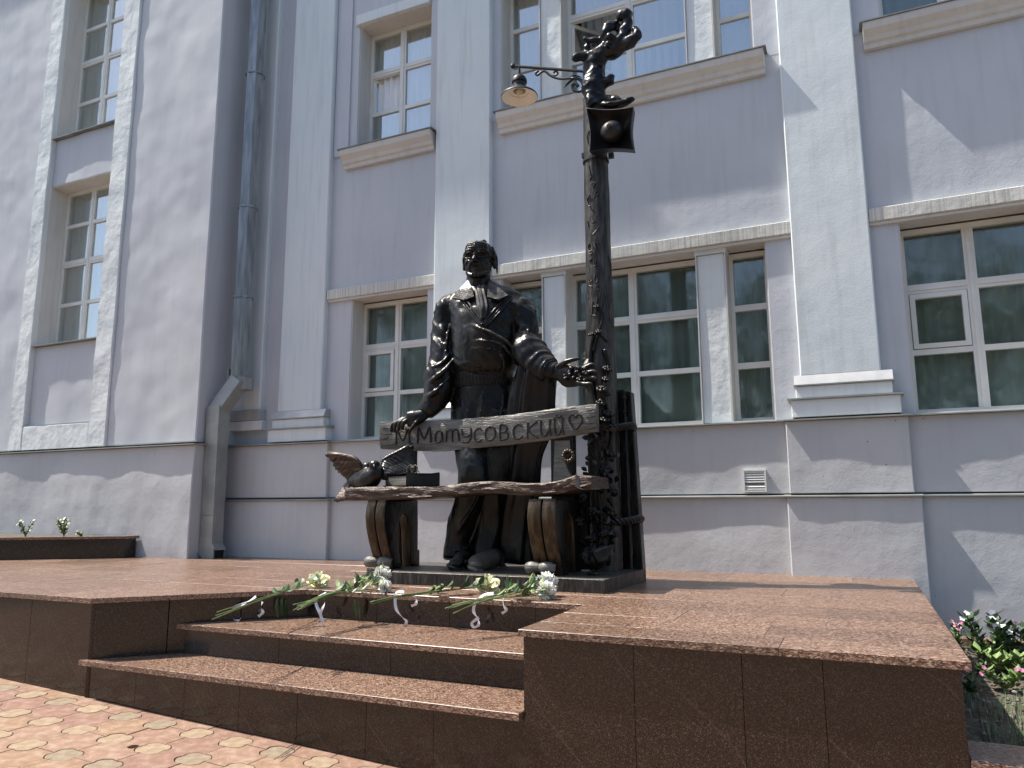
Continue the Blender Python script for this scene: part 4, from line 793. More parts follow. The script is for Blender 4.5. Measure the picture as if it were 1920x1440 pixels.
for s in (-1, 1):
    ring = [g3(s*.049+.034*math.copysign(abs(math.cos(a))**.7, math.cos(a)), -.150+.022*abs(math.cos(a))*(1 if math.cos(a)*s > 0 else .2), .010+.024*math.copysign(abs(math.sin(a))**.8, math.sin(a))) for a in [k*6.283/24 for k in range(25)]]
    eg.tube(ring, .0058, 6); eg.tube([g3(s*.083, -.128, .016), g3(s*.118, -.06, .018), g3(s*.136, .01, .018)], .005, 6)
eg.tube([g3(-.016, -.150, .016), g3(0, -.158, .020), g3(.016, -.150, .016)], .005, 6); eg.build('eyeglasses', 'bronze', man, smooth=True)
for (px_, tx) in ((858, .02), (912, -.02)):
    x_ = at(px_, 1055, 5.8).x; sh = MB()
    sh.tube([(x_-tx*.5, 6.06, .165), (x_, 5.94, .19), (x_+tx, 5.82, .175), (x_+tx*2, 5.71, .155), (x_+tx*2.2, 5.655, .14)], [(.06, .06), (.075, .085), (.08, .07), (.085, .052), (.045, .032)], 18, sub=4)
    sh.tube([(x_-tx*.5, 6.08, .118), (x_, 5.94, .118), (x_+tx, 5.82, .118), (x_+tx*2, 5.70, .118), (x_+tx*2.2, 5.63, .118)], [(.062, .02), (.075, .02), (.088, .02), (.094, .02), (.05, .018)], 16, sub=4)
    for q in range(3): sh.tube([(x_+tx-.03, 5.86-q*.03, .245-q*.012), (x_+tx+.03, 5.85-q*.03, .245-q*.012)], .007, 6)
    sh.build('shoe', 'pale_bronze' if px_ > 900 else 'bronze', man, smooth=True)  # paler bronze paints the lit look onto one shoe

# ---------------------------------------------------------------- the bench
ben = thing('bench', 'bronze park bench with a warped plank seat and a lettered back board', 'bench', (-2.9, 5.65, BZ))
def strip_plank(top, bot, y0, y1, name, m, amp, seed, nsub=10, parent=None, endcut=0):
    xs = [top[0][0]+(top[-1][0]-top[0][0])*i/120 for i in range(121)]
    def ev(L, x):
        for (a, c), (a2, c2) in zip(L, L[1:]):
            if x <= a2 or a2 == L[-1][0]:
                u = (x-a)/(a2-a); u = max(-.05, min(1.05, u)); return c+(c2-c)*u
    tp = np.array([ev(top, x) for x in xs]); bt = np.array([ev(bot, x) for x in xs]); ker = np.ones(9)/9
    tp = np.convolve(np.pad(tp, 4, 'edge'), ker, 'valid'); bt = np.convolve(np.pad(bt, 4, 'edge'), ker, 'valid')
    b = MB(); nv = 6; rings = []
    for i, x in enumerate(xs):
        a = at(x, tp[i], y0); c = at(x, bt[i], y0); ring = []
        n1 = lambda q: noise.noise((a.x*1.6+seed, q*3.1, seed))
        for k in range(nv+1):
            p = c.lerp(a, k/nv); d = amp*(noise.noise((p.x*2.5, p.z*38, seed))+.6*noise.noise((p.x*9, p.z*60, seed+3))); e = .012 if k in (0, nv) else 0
            ring.append(p+Vector((0, -d*.9+e, (n1(k)*.010 if k in (0, nv) else 0))))
        T_ = Vector((a.x, y1, ring[-1].z)); B_ = Vector((a.x, y1, ring[0].z)); m_ = ring[-1]+Vector((0, (y1-y0)*.5, amp*.8*noise.noise((a.x*5, 7, seed))+.004)); ring += [m_, T_, B_]; rings.append(ring)
    n_ = len(rings[0]); b.add([p for r in rings for p in r], [(i*n_+j, (i+1)*n_+j, (i+1)*n_+(j+1) % n_, i*n_+(j+1) % n_) for i in range(len(rings)-1) for j in range(n_)]+[tuple(range(n_-1, -1, -1)), tuple((len(rings)-1)*n_+j for j in range(n_))])
    return b.build(name, m, parent, smooth=True, ang=50)
YBK = 5.78
strip_plank([(712, 791), (780, 789), (860, 786), (940, 779), (1010, 770), (1060, 763), (1117, 757)], [(708, 842), (760, 844), (820, 845), (880, 841), (960, 833), (1030, 824), (1117, 808)], YBK, YBK+.075, 'back_board', 'bronze_plank', .010, 2, parent=ben)
strip_plank([(646, 915), (700, 913), (760, 914), (830, 912), (880, 906), (920, 902), (980, 905), (1030, 903), (1060, 896), (1080, 887), (1108, 893)], [(644, 937), (720, 938), (800, 935), (860, 929), (910, 925), (960, 928), (1000, 931), (1050, 926), (1090, 916), (1108, 914)], 5.42, 5.86, 'seat', 'bronze_seat', .016, 5, parent=ben)
ep = MB(); e0 = [at(1079, 889, 5.412), at(1111, 908, 5.47), at(1110, 917, 5.47), at(1092, 918, 5.412), at(1078, 912, 5.40)]; ep.add(e0+[p+Vector((0, .2, 0)) for p in e0], [(0, 4, 3, 2, 1), (5, 6, 7, 8, 9)]+[(i, (i+1) % 5, 5+(i+1) % 5, 5+i) for i in range(5)]); ep.build('seat_end', 'bronze_plank', ben)
# carved lettering
GL = {'M': [[(0, 0), (.08, 1), (.5, .25), (.92, 1), (1, 0)]], '.': [[(.3, .02), (.5, .04)]],
      'a': [[(.85, .75), (.6, 1), (.25, .9), (.02, .5), (.1, .1), (.45, 0), (.8, .25), (.86, .8)], [(.86, .9), (.86, .2), (1, 0)]],
      'm': [[(0, 0), (.03, 1)], [(.03, .75), (.2, .98), (.42, .9), (.47, 0)], [(.47, .75), (.65, .98), (.9, .88), (.97, 0)]],
      'y': [[(0, 1), (.08, .55), (.45, .42), (.92, .55)], [(.95, 1), (.92, .3), (.6, 0), (.1, .05)]],
      'c': [[(.95, .85), (.6, 1), (.15, .85), (0, .5), (.12, .12), (.55, 0), (.98, .15)]],
      'o': [[(.5, 1), (.12, .85), (0, .5), (.12, .12), (.5, 0), (.88, .15), (1, .5), (.88, .88), (.5, 1)]],
      'v': [[(.05, 0), (.05, 1), (.6, 1), (.85, .8), (.65, .55), (.1, .52)], [(.6, .54), (.98, .35), (.85, .06), (.05, 0)]],
      'k': [[(.05, 0), (.08, 1)], [(.9, 1), (.15, .5), (1, 0)]],
      'u': [[(0, 1), (.02, .3), (.2, 0), (.5, .05), (.85, .4)], [(.9, 1), (.88, .2), (1.05, .02)]],
      'h': [[(.5, .78), (.35, 1), (.1, .95), (0, .65), (.15, .35), (.5, 0), (.85, .35), (1, .65), (.9, .95), (.65, 1), (.5, .78)]],
      'b': [[(0, 1), (.2, .2), (.5, 0), (.8, .2), (1, 1)]]}
Z2 = lambda a, c: (600+a*.3385, 750+c*.3385)
TXT = [('M', 420, 495, 168, 248), ('.', 500, 515, 228, 242), ('M', 540, 612, 155, 240), ('a', 635, 682, 172, 236), ('m', 697, 770, 168, 232), ('y', 785, 838, 160, 236), ('c', 855, 898, 158, 232), ('o', 915, 970, 150, 226), ('v', 995, 1042, 142, 222), ('c', 1070, 1122, 137, 218), ('k', 1145, 1208, 122, 214), ('u', 1222, 1278, 112, 200), ('u', 1298, 1348, 100, 194), ('b', 1308, 1336, 84, 94), ('h', 1378, 1452, 82, 162)]
for ch, x0, x1, ya, yb in TXT:
    lt = MB()
    for st in GL[ch]:
        P = [Z2(x0+(x1-x0)*u, yb-(yb-ya)*v-(.085*(x1-x0)*u if ch not in '.hb' else 0)) for u, v in st]; P = [at(a, c, YBK-.0045) for a, c in P]
        P, _q = smooth(P, [(1, 1)]*len(P), 4) if len(P) > 2 else (P, None)
        lt.tube(P, [(.0085, .0075)]*len(P), 6, cap=True)
    lt.build('carved_heart' if ch == 'h' else 'carved_letter', 'carve', ben)
ck = MB()
for x0, y0, x1, y1 in ((712, 812, 735, 813), (711, 822, 728, 820), (709, 833, 740, 832), (713, 800, 728, 803), (1098, 782, 1116, 779), (1092, 793, 1116, 792), (1100, 770, 1116, 767), (1005, 785-11, 1080, 765), (1096, 803, 1116, 800)): ck.tube([at(x0, y0, YBK-.004), at((x0+x1)/2, (y0+y1)/2+1, YBK-.006), at(x1, y1, YBK-.003)], [.002, .006, .004], 5)
ck.build('crack', 'carve', ben)
# carved end frames: cabriole front leg, arch, rear leg running up behind the board
def endframe(xl, xr, top_rear):
    prof = [(5.43, .685), (5.405, .62), (5.395, .55), (5.41, .45), (5.46, .32), (5.52, .2), (5.55, .10), (5.69, .10), (5.645, .25), (5.625, .42), (5.65, .52), (5.71, .57), (5.77, .53), (5.80, .42), (5.815, .25), (5.83, .10), (5.99, .10), (5.985, .24), (5.955, .24), (5.95, .50), (5.94, .685)]
    w_ = (xr-xl); pieces = []
    for a, c in ((0, .485), (.515, 1)): pieces.append((xl+w_*a, xl+w_*c))
    for a, c in pieces:
        me_ = bmesh.new(); vs0 = [me_.verts.new((a, y, z)) for y, z in prof]; vs1 = [me_.verts.new((c, y, z)) for y, z in prof]
        me_.faces.new(vs0[::-1]); me_.faces.new(vs1)
        for i in range(len(prof)): me_.faces.new((vs0[i], vs0[(i+1) % len(prof)], vs1[(i+1) % len(prof)], vs1[i]))
        bmesh.ops.recalc_face_normals(me_, faces=me_.faces); bmesh.ops.bevel(me_, geom=[e for e in me_.edges if all(len(f.verts) in (4, len(prof)) for f in e.link_faces) and any(len(f.verts) > 4 for f in e.link_faces)], offset=.014, segments=3, affect='EDGES', profile=.5)
        bmesh.ops.triangulate(me_, faces=[f for f in me_.faces if len(f.verts) > 4]); md = bpy.data.meshes.new('leg'); me_.to_mesh(md); me_.free(); md.materials.append(M['bronze']); md.materials.append(M['bronze_worn']); md.polygons.foreach_set('material_index', [1 if p.normal.y < -.35 else 0 for p in md.polygons]); md.polygons.foreach_set('use_smooth', [True]*len(md.polygons)); md.set_sharp_from_angle(angle=math.radians(40)); link('leg', md, ben)
    b = MB(); b.box(xl+w_*.2, xl+w_*.8, 5.46, 5.6, .42, .68); b.box(xl+w_*.2, xl+w_*.8, 5.84, 5.93, .12, .68); b.box(xl+w_*.2, xl+w_*.8, 5.6, 5.84, .59, .68); b.build('leg_web', 'bronze', ben)
    b = MB(); b.box(xl+w_*.1, xl+w_*.95, YBK+.078, YBK+.15, .60, top_rear); b.build('back_post', 'bronze', ben)
xl0, xl1 = at(684, 985, 5.40).x, at(720, 985, 5.40).x; xr0, xr1 = at(990, 985, 5.42).x, at(1043, 985, 5.42).x
endframe(xl0, xl1, 1.36); endframe(xr0, xr1, 1.36)
for px_, py_, y_ in ((699, 1066, 5.53), (724, 1067, 5.53), (1003, 1066, 5.50), (1029, 1067, 5.50)):
    b = MB(); p = at(px_, py_, y_); p.z = max(p.z, .155); b.tube([p+Vector((-.055, 0, 0)), p+Vector((-.02, -.01, .005)), p+Vector((.02, -.01, .005)), p+Vector((.055, 0, 0))], [.045, .050, .040, .034], 14, sub=3); b.tube([p+Vector((0, .1, .02)), p], [.05, .045], 10); b.build('scroll_foot', 'bronze_plank', ben, smooth=True, ang=50)
b = MB(); q0 = [at(1066, 905, 5.98), at(1102, 905, 5.98), at(1104, 1068, 5.98), at(1060, 1068, 5.98)]; b.add(q0+[p+Vector((0, .05, 0)) for p in q0], [(3, 2, 1, 0), (4, 5, 6, 7)]+[(i, (i+1) % 4, 4+(i+1) % 4, 4+i) for i in range(4)]); b.build('back_post', 'bronze', ben)
b = MB(); q0 = [at(1040, 826, 5.84), at(1068, 826, 5.84), at(1073, 902, 5.84), at(1037, 905, 5.84)]; b.add(q0+[p+Vector((0, .06, 0)) for p in q0], [(3, 2, 1, 0), (4, 5, 6, 7)]+[(i, (i+1) % 4, 4+(i+1) % 4, 4+i) for i in range(4)]); b.build('back_post', 'bronze_plank', ben)

# ---------------------------------------------------------------- lamp post with its carving and vine
PXc, PYc = -1.975, 6.15
def prad(z): return .133-.0068*z+.014*math.exp(-((z-1.75)/.25)**2)
post = thing('lamp_post', 'tall bronze lamp post with bark-like shaft, carved writing and climbing flowers', 'lamp post', (PXc, PYc, BZ))
b = MB(); n_ = 40; zs = [.10+4.25*i/170 for i in range(171)]; vs = []
for z in zs:
    for j in range(n_):
        a = 2*math.pi*j/n_; c_, s_ = math.cos(a), math.sin(a); d = .010*noise.noise((c_*2.2, s_*2.2, z*1.1))+.006*noise.noise((c_*6, s_*6, z*2))+.003*noise.noise((c_*14, s_*14, z*9)); r = prad(z)+d; vs.append((PXc+r*c_, PYc+r*s_, z))
b.add(vs, [(i*n_+j, i*n_+(j+1) % n_, (i+1)*n_+(j+1) % n_, (i+1)*n_+j) for i in range(170) for j in range(n_)]+[tuple(170*n_+j for j in range(n_))]); b.build('shaft', 'bronze_bark', post, smooth=True)
def onp(px_, py_, off=.004):                     # point of the shaft's surface seen at that pixel
    d = CR*((px_-960)/F)+CU*((720-py_)/F)+_f; ox, oy = CAM.x-PXc, CAM.y-PYc; z = 2.5
    for _ in range(6):
        r = prad(z)+off; A = d.x*d.x+d.y*d.y; Bq = 2*(ox*d.x+oy*d.y); Cq = ox*ox+oy*oy-r*r; D = max(0, Bq*Bq-4*A*Cq); t = (-Bq-math.sqrt(D))/(2*A); p = CAM+d*t; z = p.z
    return p
Z4c = lambda a, c: (1040+a*.1944, 280+c*.1944)
SC = [[(360, 260), (340, 300), (385, 320), (370, 370)], [(345, 330), (400, 320)], [(400, 400), (385, 465)], [(410, 405), (430, 430), (400, 450)], [(340, 440), (315, 490), (330, 540), (345, 545)], [(350, 645), (385, 690), (360, 715), (395, 695)], [(318, 690), (325, 745)], [(385, 870), (400, 960)], [(415, 890), (440, 960)], [(395, 905), (430, 900)],
      [(345, 900), (325, 940), (335, 980), (365, 975), (365, 930), (345, 905)], [(330, 985), (345, 1010), (365, 1000)], [(365, 1050), (335, 1085)], [(380, 1060), (385, 1120), (395, 1120), (430, 1115)], [(400, 1060), (395, 1110)], [(325, 1130), (340, 1185)], [(345, 1235), (335, 1280), (360, 1270), (350, 1240)], [(345, 1290), (335, 1310), (360, 1322)], [(395, 1195), (385, 1270), (405, 1285), (415, 1240), (395, 1230)], [(430, 1300), (410, 1320), (440, 1340), (415, 1360)], [(450, 1340), (440, 1420)], [(320, 1400), (330, 1440)]]
SC = [[Z4c(*p) for p in s] for s in SC]+[[(1112, 565), (1110, 590)], [(1120, 562), (1117, 588), (1124, 570)], [(1131, 545), (1129, 580), (1137, 552), (1141, 580)], [(1108, 590), (1118, 592)], [(1105, 245), (1101, 262), (1107, 278)], [(1104, 310), (1108, 330)], [(1140, 480), (1146, 500), (1143, 525)], [(1146, 560), (1141, 590), (1149, 615)], [(1112, 440), (1124, 425)], [(1135, 400), (1132, 440)]]
for st in SC:
    b = MB(); P = [onp(*p) for p in st]; P = smooth(P, [(1, 1)]*len(P), 4)[0] if len(P) > 2 else P; b.tube(P, .0042, 5); b.build('carved_stroke', 'carve', post)
    b = MB(); b.tube([p+Vector((-.006, -.0005, .002)) for p in P], .003, 5); b.build('carved_edge', 'bronze_plank', post)
rv = random.Random(12)
def blossom(p, r, m='bronze'):
    b = MB(); nrm = (Vector((0, 0, p.z))*0+Vector((p.x-PXc, p.y-PYc, .25))).normalized(); s_ = nrm.orthogonal().normalized(); t = nrm.cross(s_); a0 = rv.random()*6
    for k in range(7): a = a0+k*6.283/7; b.ell(p+(s_*math.cos(a)+t*math.sin(a))*r*.62, (r*.36, r*.36, r*.36), 8, 6)
    for k in range(4): a = a0+k*1.57; b.ell(p+nrm*r*.3+(s_*math.cos(a)+t*math.sin(a))*r*.25, r*.26, 8, 6)
    b.ell(p+nrm*r*.45, r*.2, 8, 6); return b.build('blossom', m, post, smooth=True)
for px_, py_, r in ((1139, 692, .05), (1136, 711, .04), (1128, 730, .055), (1138, 738, .04), (1127, 755, .055), (1141, 775, .06), (1134, 787, .05), (1118, 575, .03), (1108, 627, .03), (1122, 622, .035), (1146, 850, .06), (1139, 880, .055), (1150, 920, .055), (1146, 960, .06), (1108, 960, .055), (1090, 935, .055), (1130, 1000, .055), (1150, 1000, .05), (1108, 1010, .05)):
    p = onp(px_, py_, .03)
    if px_ < 1112 and py_ > 900: p = at(px_, py_, 5.92)
    blossom(p, r)
vl = MB()
def vine(L, r): vl.tube([onp(a, c, .012) for a, c in L], r, 7, sub=5)
vine([(1106, 690), (1110, 640), (1124, 618), (1131, 590), (1119, 572)], .016); vine([(1140, 1060), (1150, 960), (1138, 880), (1148, 800), (1132, 740), (1142, 690), (1133, 655)], .02); vine([(1112, 660), (1122, 628), (1140, 640)], .012); vine([(1118, 1060), (1128, 980), (1120, 900), (1136, 820)], .018); vine([(1104, 700), (1112, 740), (1120, 790), (1134, 830)], .028)
vl.build('vine', 'bronze', post, smooth=True)
vf = MB()
for k in range(85):
    py_ = rv.uniform(800, 1050); px_ = rv.gauss(1125, 22)
    if not 1056 < px_ < 1160: continue
    p = at(px_, py_, rv.uniform(5.86, 5.99)); a = rv.random()*6.28; d = Vector((math.cos(a), -.35, math.sin(a))); vf.leaf(p, d, d.cross(Vector((0, -1, 0))), rv.uniform(.05, .085), rv.uniform(.016, .026), .3, 3)
vf.build('vine_leaves', 'bronze', post)
kn = MB(); kn.tube(pt([(1108, 672, 6.08), (1103, 690, 6.05), (1104, 715, 6.05), (1112, 735, 6.08)]), [.03, .055, .05, .03], 12, sub=4); kn.build('knot', 'bronze_bark', post, smooth=True)
# bracket, lantern
YL = 6.13
br = MB(); br.tube(pt([(962, 124, YL), (1098, 134, YL)]), .014, 10); br.ell(at(962, 124, YL), .026); br.build('bracket_arm', 'iron', post)
br = MB(); br.tube(pt([(1010, 133, YL), (1004, 137, YL), (1008, 141, YL), (1014, 136, YL), (1022, 134, YL), (1034, 143, YL), (1050, 148, YL), (1070, 147, YL), (1086, 148, YL), (1098, 155, YL)]), .011, 8, sub=4)
br.tube(pt([(1030, 141, YL), (1040, 142, YL), (1046, 138, YL), (1042, 133, YL), (1038, 137, YL)]), .009, 8, sub=4); br.tube(pt([(1072, 147, YL), (1086, 149, YL), (1094, 160, YL), (1088, 171, YL), (1076, 169, YL), (1073, 160, YL), (1080, 157, YL), (1084, 162, YL)]), .014, 8, sub=4)
br.leaf(at(1080, 146, YL), at(1053, 161, YL)-at(1080, 146, YL), (0, -1, 0), .14, .02); br.leaf(at(1092, 146, YL), at(1068, 136, YL)-at(1092, 146, YL), (0, -1, 0), .13, .02); br.build('bracket_scroll', 'iron', post, smooth=True)
lc = at(974, 183, YL); lan = MB(); lan.lathe(lc, [(.176, 0), (.180, .006), (.172, .022), (.085, .085), (.066, .10), (.064, .15), (.074, .155), (.074, .18), (.066, .20), (.045, .225), (.014, .24), (.012, .315)], 32); lo_ = lan.build('lantern', 'iron', post, smooth=True, ang=40)
lan = MB(); lan.lathe(lc, [(.175, .001), (.168, .010), (.09, .045), (.085, .06), (.062, .064), (.060, .13)], 32); lan.build('reflector', 'enamel', lo_, smooth=True, ang=40)
lan = MB(); lan.lathe(lc, [(.0, .035), (.025, .04), (.034, .06), (.03, .085), (.018, .11)], 16); lan.build('bulb', 'bulb', lo_, smooth=True)
lan = MB(); lan.lathe(lc, [(.064, .178), (.056, .202), (.035, .222), (.0, .232)], 24); lan.v = [(x, y, z+.006) for x, y, z in lan.v]; lan.build('lantern_cap', 'page', lo_, smooth=True)
hk = MB(); hk.tube([lc+Vector((0, 0, .30)), at(973, 130, YL)], .008, 8); hk.build('hook', 'iron', lo_)
# horn loudspeaker strapped on the shaft
hn = thing('horn_loudspeaker', 'square black horn loudspeaker fixed near the top of the lamp post', 'loudspeaker', (PXc, 6.0, 3.9))
cor = [at(1098, 202, 5.90), at(1188, 200, 5.90), at(1189, 281, 5.90), at(1105, 285, 5.90)]; cen = sum(cor, Vector())/4
def sq_ring(sc, bow, y, n=8):
    out = []
    for i in range(4):
        a, c = cor[i], cor[(i+1) % 4]
        for k in range(n):
            u = k/n; p = a.lerp(c, u); p = cen+(p-cen)*(1-bow*math.sin(math.pi*u)); p = cen+(p-cen)*sc; out.append(Vector((p.x, y, p.z)))
    return out
def circ_ring(r, y, n=32):
    out = []
    for i in range(n): a = math.radians(135)-2*math.pi*i/n; out.append(Vector((cen.x+r*math.cos(a), y, cen.z+r*math.sin(a))))
    return out
b = MB(); rings = [sq_ring(.93, .10, 6.0), sq_ring(1.0, .10, 5.90), sq_ring(.97, .10, 5.898), sq_ring(.80, .07, 5.97), [p.lerp(q, .5) for p, q in zip(sq_ring(.5, .03, 6.03), circ_ring(.10, 6.03))], circ_ring(.05, 6.04)]
rings = [[p.lerp(q, .6) for p, q in zip(sq_ring(.45, 0, 6.06), circ_ring(.09, 6.06))]]+[sq_ring(.68, .06, 6.03)]+rings
b.add([p for r in rings for p in r], [(i*32+j, i*32+(j+1) % 32, (i+1)*32+(j+1) % 32, (i+1)*32+j) for i in range(len(rings)-1) for j in range(32)]); b.build('horn', 'iron', hn, smooth=True, ang=50)
b = MB(); b.ell(cen+Vector((0, .06, 0)), (.105, .10, .095), 20, 12); b.build('dome', 'iron', hn, smooth=True); b = MB(); b.ell(cen+Vector((0, -.045, .01)), (.022, .03, .02), 10, 8); b.build('dome_pin', 'pale_bronze', hn, smooth=True)
b = MB(); z_ = at(1120, 293, 6.05).z; b.lathe((PXc, PYc, z_), [(prad(z_)+.004, -.012), (prad(z_)+.012, -.012), (prad(z_)+.012, .012), (prad(z_)+.004, .012)], 28); sp = b.build('strap', 'iron', hn)
for px_ in (1096, 1146): b = MB(); p = at(px_, 292, 6.12); b.box(p.x-.022, p.x+.022, p.y-.02, p.y+.02, p.z-.022, p.z+.022); b.build('bolt', 'iron', hn)
# the small figure clinging to the post top
Z3c = lambda a, c: (900+a*.2431, c*.2431)
def bl(b, a, c, rx, rz, ry=None, y=6.1, ang=0): k = .2431*PX*1.05; b.ell(at(*Z3c(a, c), y), (rx*k, (ry or min(rx, rz))*k, rz*k), 16, 12, Matrix.Rotation(math.radians(ang), 3, 'Y'))
tf = MB(); kq = .2431*PX*1.05
def tl(L, y=6.1, fl=1.0, sub=4): tf.tube([at(*Z3c(a, c), y+(q[0] if q else 0)) for a, c, r, *q in L], [(r*kq, r*kq*fl) for a, c, r, *q in L], 16, sub=sub)
tl([(905, 815, 70), (890, 760, 78), (872, 670, 92), (885, 580, 74), (893, 510, 66), (905, 450, 84), (955, 400, 72), (1030, 375, 80), (1080, 320, 72), (1112, 250, 48), (1135, 190, 40), (1142, 150, 34)], fl=.85)
tl([(1065, 105, 20), (1090, 118, 46), (1140, 122, 50), (1172, 118, 26)]); tl([(960, 310, 22, -.05), (965, 250, 40, -.06), (1005, 200, 46, -.04), (1050, 195, 30, 0), (1062, 240, 22, 0)], fl=.6)
tl([(850, 425, 46), (790, 432, 42, -.03), (742, 446, 36, -.05), (716, 462, 16, -.06)], fl=.7); tl([(1000, 330, 40), (930, 312, 28, -.03), (870, 308, 20, -.05), (820, 303, 18, -.06), (800, 300, 24, -.06)], fl=.8)
bl(tf, 832, 378, 34, 40, 36); bl(tf, 925, 368, 24, 28, 26); bl(tf, 1008, 285, 32, 34, 34, 6.02); bl(tf, 990, 345, 24, 22, 28, 6.0)
tl([(1075, 355, 50), (1150, 330, 46, -.02), (1205, 282, 40, -.03), (1207, 240, 24, -.02), (1185, 218, 20, -.01)])
tl([(850, 730, 30, -.04), (858, 775, 38, -.06), (880, 815, 45, -.05)]); tl([(965, 815, 30, -.10), (1010, 818, 28, -.12), (1090, 800, 22, -.12), (1175, 768, 18, -.10), (1190, 755, 10, -.10)], fl=1.6); tl([(960, 770, 34), (1030, 765, 30, -.02), (1085, 780, 18, -.04)])
tl([(960, 640, 40), (1005, 620, 36), (1012, 570, 18)])
tf.tube([(PXc, PYc, 4.2), (PXc, PYc, 4.75)], .10, 20)
me = remesh(tf, .012, 3); dispnoise(me, .007, (9, 9, 14), 3, True); dispnoise(me, .004, (28, 28, 28), 6); me.name = 'climbing_figure'; me.materials.clear(); me.materials.append(M['bronze_cloth']); me.polygons.foreach_set('use_smooth', [True]*len(me.polygons)); tag(link('climbing_figure', me), 'small bronze figure with bent limbs perched on top of the lamp post', 'figure')

# ---------------------------------------------------------------- plank stump roped to the post
stu = thing('plank_stump', 'dark bronze stump of upright planks roped to the back of the lamp post', 'stump', (-1.8, 6.3, BZ))
for i, q in enumerate(([(1128, 728), (1157, 730), (1166, 1066), (1122, 1066)], [(1158, 731), (1172, 731), (1185, 1065), (1167, 1066)], [(1173, 733), (1184, 735), (1206, 1064), (1186, 1065)])):
    y_ = (6.30, 6.31, 6.32)[i]; P = [at(a, c, y_) for a, c in q]; b = MB(); N_ = 14; vs = []
    for k in range(N_+1):
        l = P[3].lerp(P[0], k/N_); r = P[2].lerp(P[1], k/N_)
        if k == 0: l.z = r.z = .10
        d = .006*noise.noise((l.x*9, l.z*2.5, i)); vs += [l+Vector((.004, d+.008, 0)), l+Vector((.012, d, 0)), r+Vector((-.012, -d, 0)), r+Vector((-.004, .008-d, 0)), r+Vector((-.004, .10, 0)), l+Vector((.004, .10, 0))]
    b.add(vs, [(k*6+j, k*6+(j+1) % 6, (k+1)*6+(j+1) % 6, (k+1)*6+j) for k in range(N_) for j in range(6)]+[tuple(N_*6+j for j in range(6)), (5, 4, 3, 2, 1, 0)]); b.build('plank', 'bronze', stu)
for py_ in (746, 772): b = MB(); p = at(1171, py_, 6.312); b.ell(p, (.022, .02, .02), 10, 8); b.build('bolt', 'iron', stu)
for z_, xr_ in ((at(1150, 801, 6.1).z, at(1190, 801, 6.3).x), (at(1150, 975, 6.1).z, at(1204, 975, 6.3).x)):
    b = MB(); xl_ = PXc-.16; cx = (xl_+xr_)/2; rx = (xr_-xl_)/2+.01; path = []
    for k in range(81):
        a = math.pi*.98+(math.pi*1.2)*k/80; path.append(Vector((cx+rx*math.copysign(abs(math.cos(a))**.6, math.cos(a)), 6.2+.20*math.sin(a)*(.9 if math.sin(a) < 0 else .8), z_+.012*math.sin(k*.12))))
    for s_ in range(3):
        st = []
        for k in range(80):
            t = (path[k+1]-path[k]).normalized(); n1 = Vector((0, 0, 1)); n2 = t.cross(n1); a = k*.62+s_*2.094; st.append(path[k]+n1*.017*math.cos(a)+n2*.017*math.sin(a))
        b.tube(st, .0165, 7)
    b.build('rope', 'bronze', stu, smooth=True)

# ---------------------------------------------------------------- pigeons, book, spectacles, lantern flower
Z5c = lambda a, c: (600+a*.1302, 820+c*.1302)
pg = thing('pigeon', 'bronze pigeon with spread wings landing on the left end of the bench', 'pigeon', (-3.85, 5.55, .77))
YG = 5.52
b = MB(); P = lambda a, c, y=YG: at(*Z5c(a, c), y)
b.tube([P(440, 610, 5.62), P(560, 620, 5.58), P(700, 600, 5.54), P(800, 520, 5.49), P(800, 420, 5.48)], [.05, .085, .10, .075, .042], 18, sub=4); b.ell(P(785, 400, 5.47), (.048, .055, .046)); b.tube([P(780, 405, 5.43), P(782, 425, 5.39)], [.014, .004], 8); b.ell(P(680, 430, 5.57), .05)
b.ell(P(850, 510, 5.48), (.045, .05, .065))
grow(b, .009, 'body', 'bronze', pg)
def wing(lead, trail, name, y0, y1, m):
    b = MB(); n1 = len(lead); Ld = [P(a, c, y0+(y1-y0)*i/(n1-1)) for i, (a, c) in enumerate(lead)]; Tr = [P(a, c, y0+.02+(y1-y0)*i/(len(trail)-1)) for i, (a, c) in enumerate(trail)]
    Ls = smooth(Ld, [(1, 1)]*n1, 8)[0]; Ts = smooth(Tr, [(1, 1)]*len(Tr), 8)[0]; N_ = 13
    b.tube([Ls[0]]+Ls[4::4]+[Ls[-1]], [.03]+[.024]*(len(Ls[4::4]))+[.012], 8)
    for k in range(N_):
        u = k/(N_-1); a = Ls[int(u*(len(Ls)-1))]; c = Ts[int(u*(len(Ts)-1))]; d = c-a; b.tube([a, a+d*.5, a+d*.85, c], [(.034, .013), (.036, .011), (.030, .008), (.008, .004)], 8, hint=(.2, -1, .2), sub=3)
        if k < N_-1: b.tube([a, a+d*.35, a+d*.55], [(.03, .02), (.03, .017), (.01, .006)], 8, hint=(.2, -1, .2), sub=2)
    return b.build(name, m, pg, smooth=True)
wing([(600, 560), (590, 430), (520, 320), (380, 270), (120, 240)], [(480, 700), (400, 610), (330, 560), (220, 460), (130, 290)], 'wing', 5.56, 5.50, 'bronze_seat'); wing([(900, 560), (880, 420), (930, 320), (1120, 220), (1290, 130)], [(1000, 560), (1150, 545), (1290, 510), (1370, 420), (1310, 190)], 'wing', 5.54, 5.68, 'bronze')
b = MB()
for k in range(5): b.tube([P(420+k*10, 620, 5.58), P(330+k*12, 760, 5.52), P(225+k*32, 925-k*6, 5.46)], [(.02, .012), (.026, .01), (.028, .006)], 8, sub=2)
b.build('tail', 'bronze_seat', pg, smooth=True)
pg2 = thing('pigeon', 'small bronze pigeon standing on the base at the foot of the lamp post', 'pigeon', (-2, 5.8, BZ))
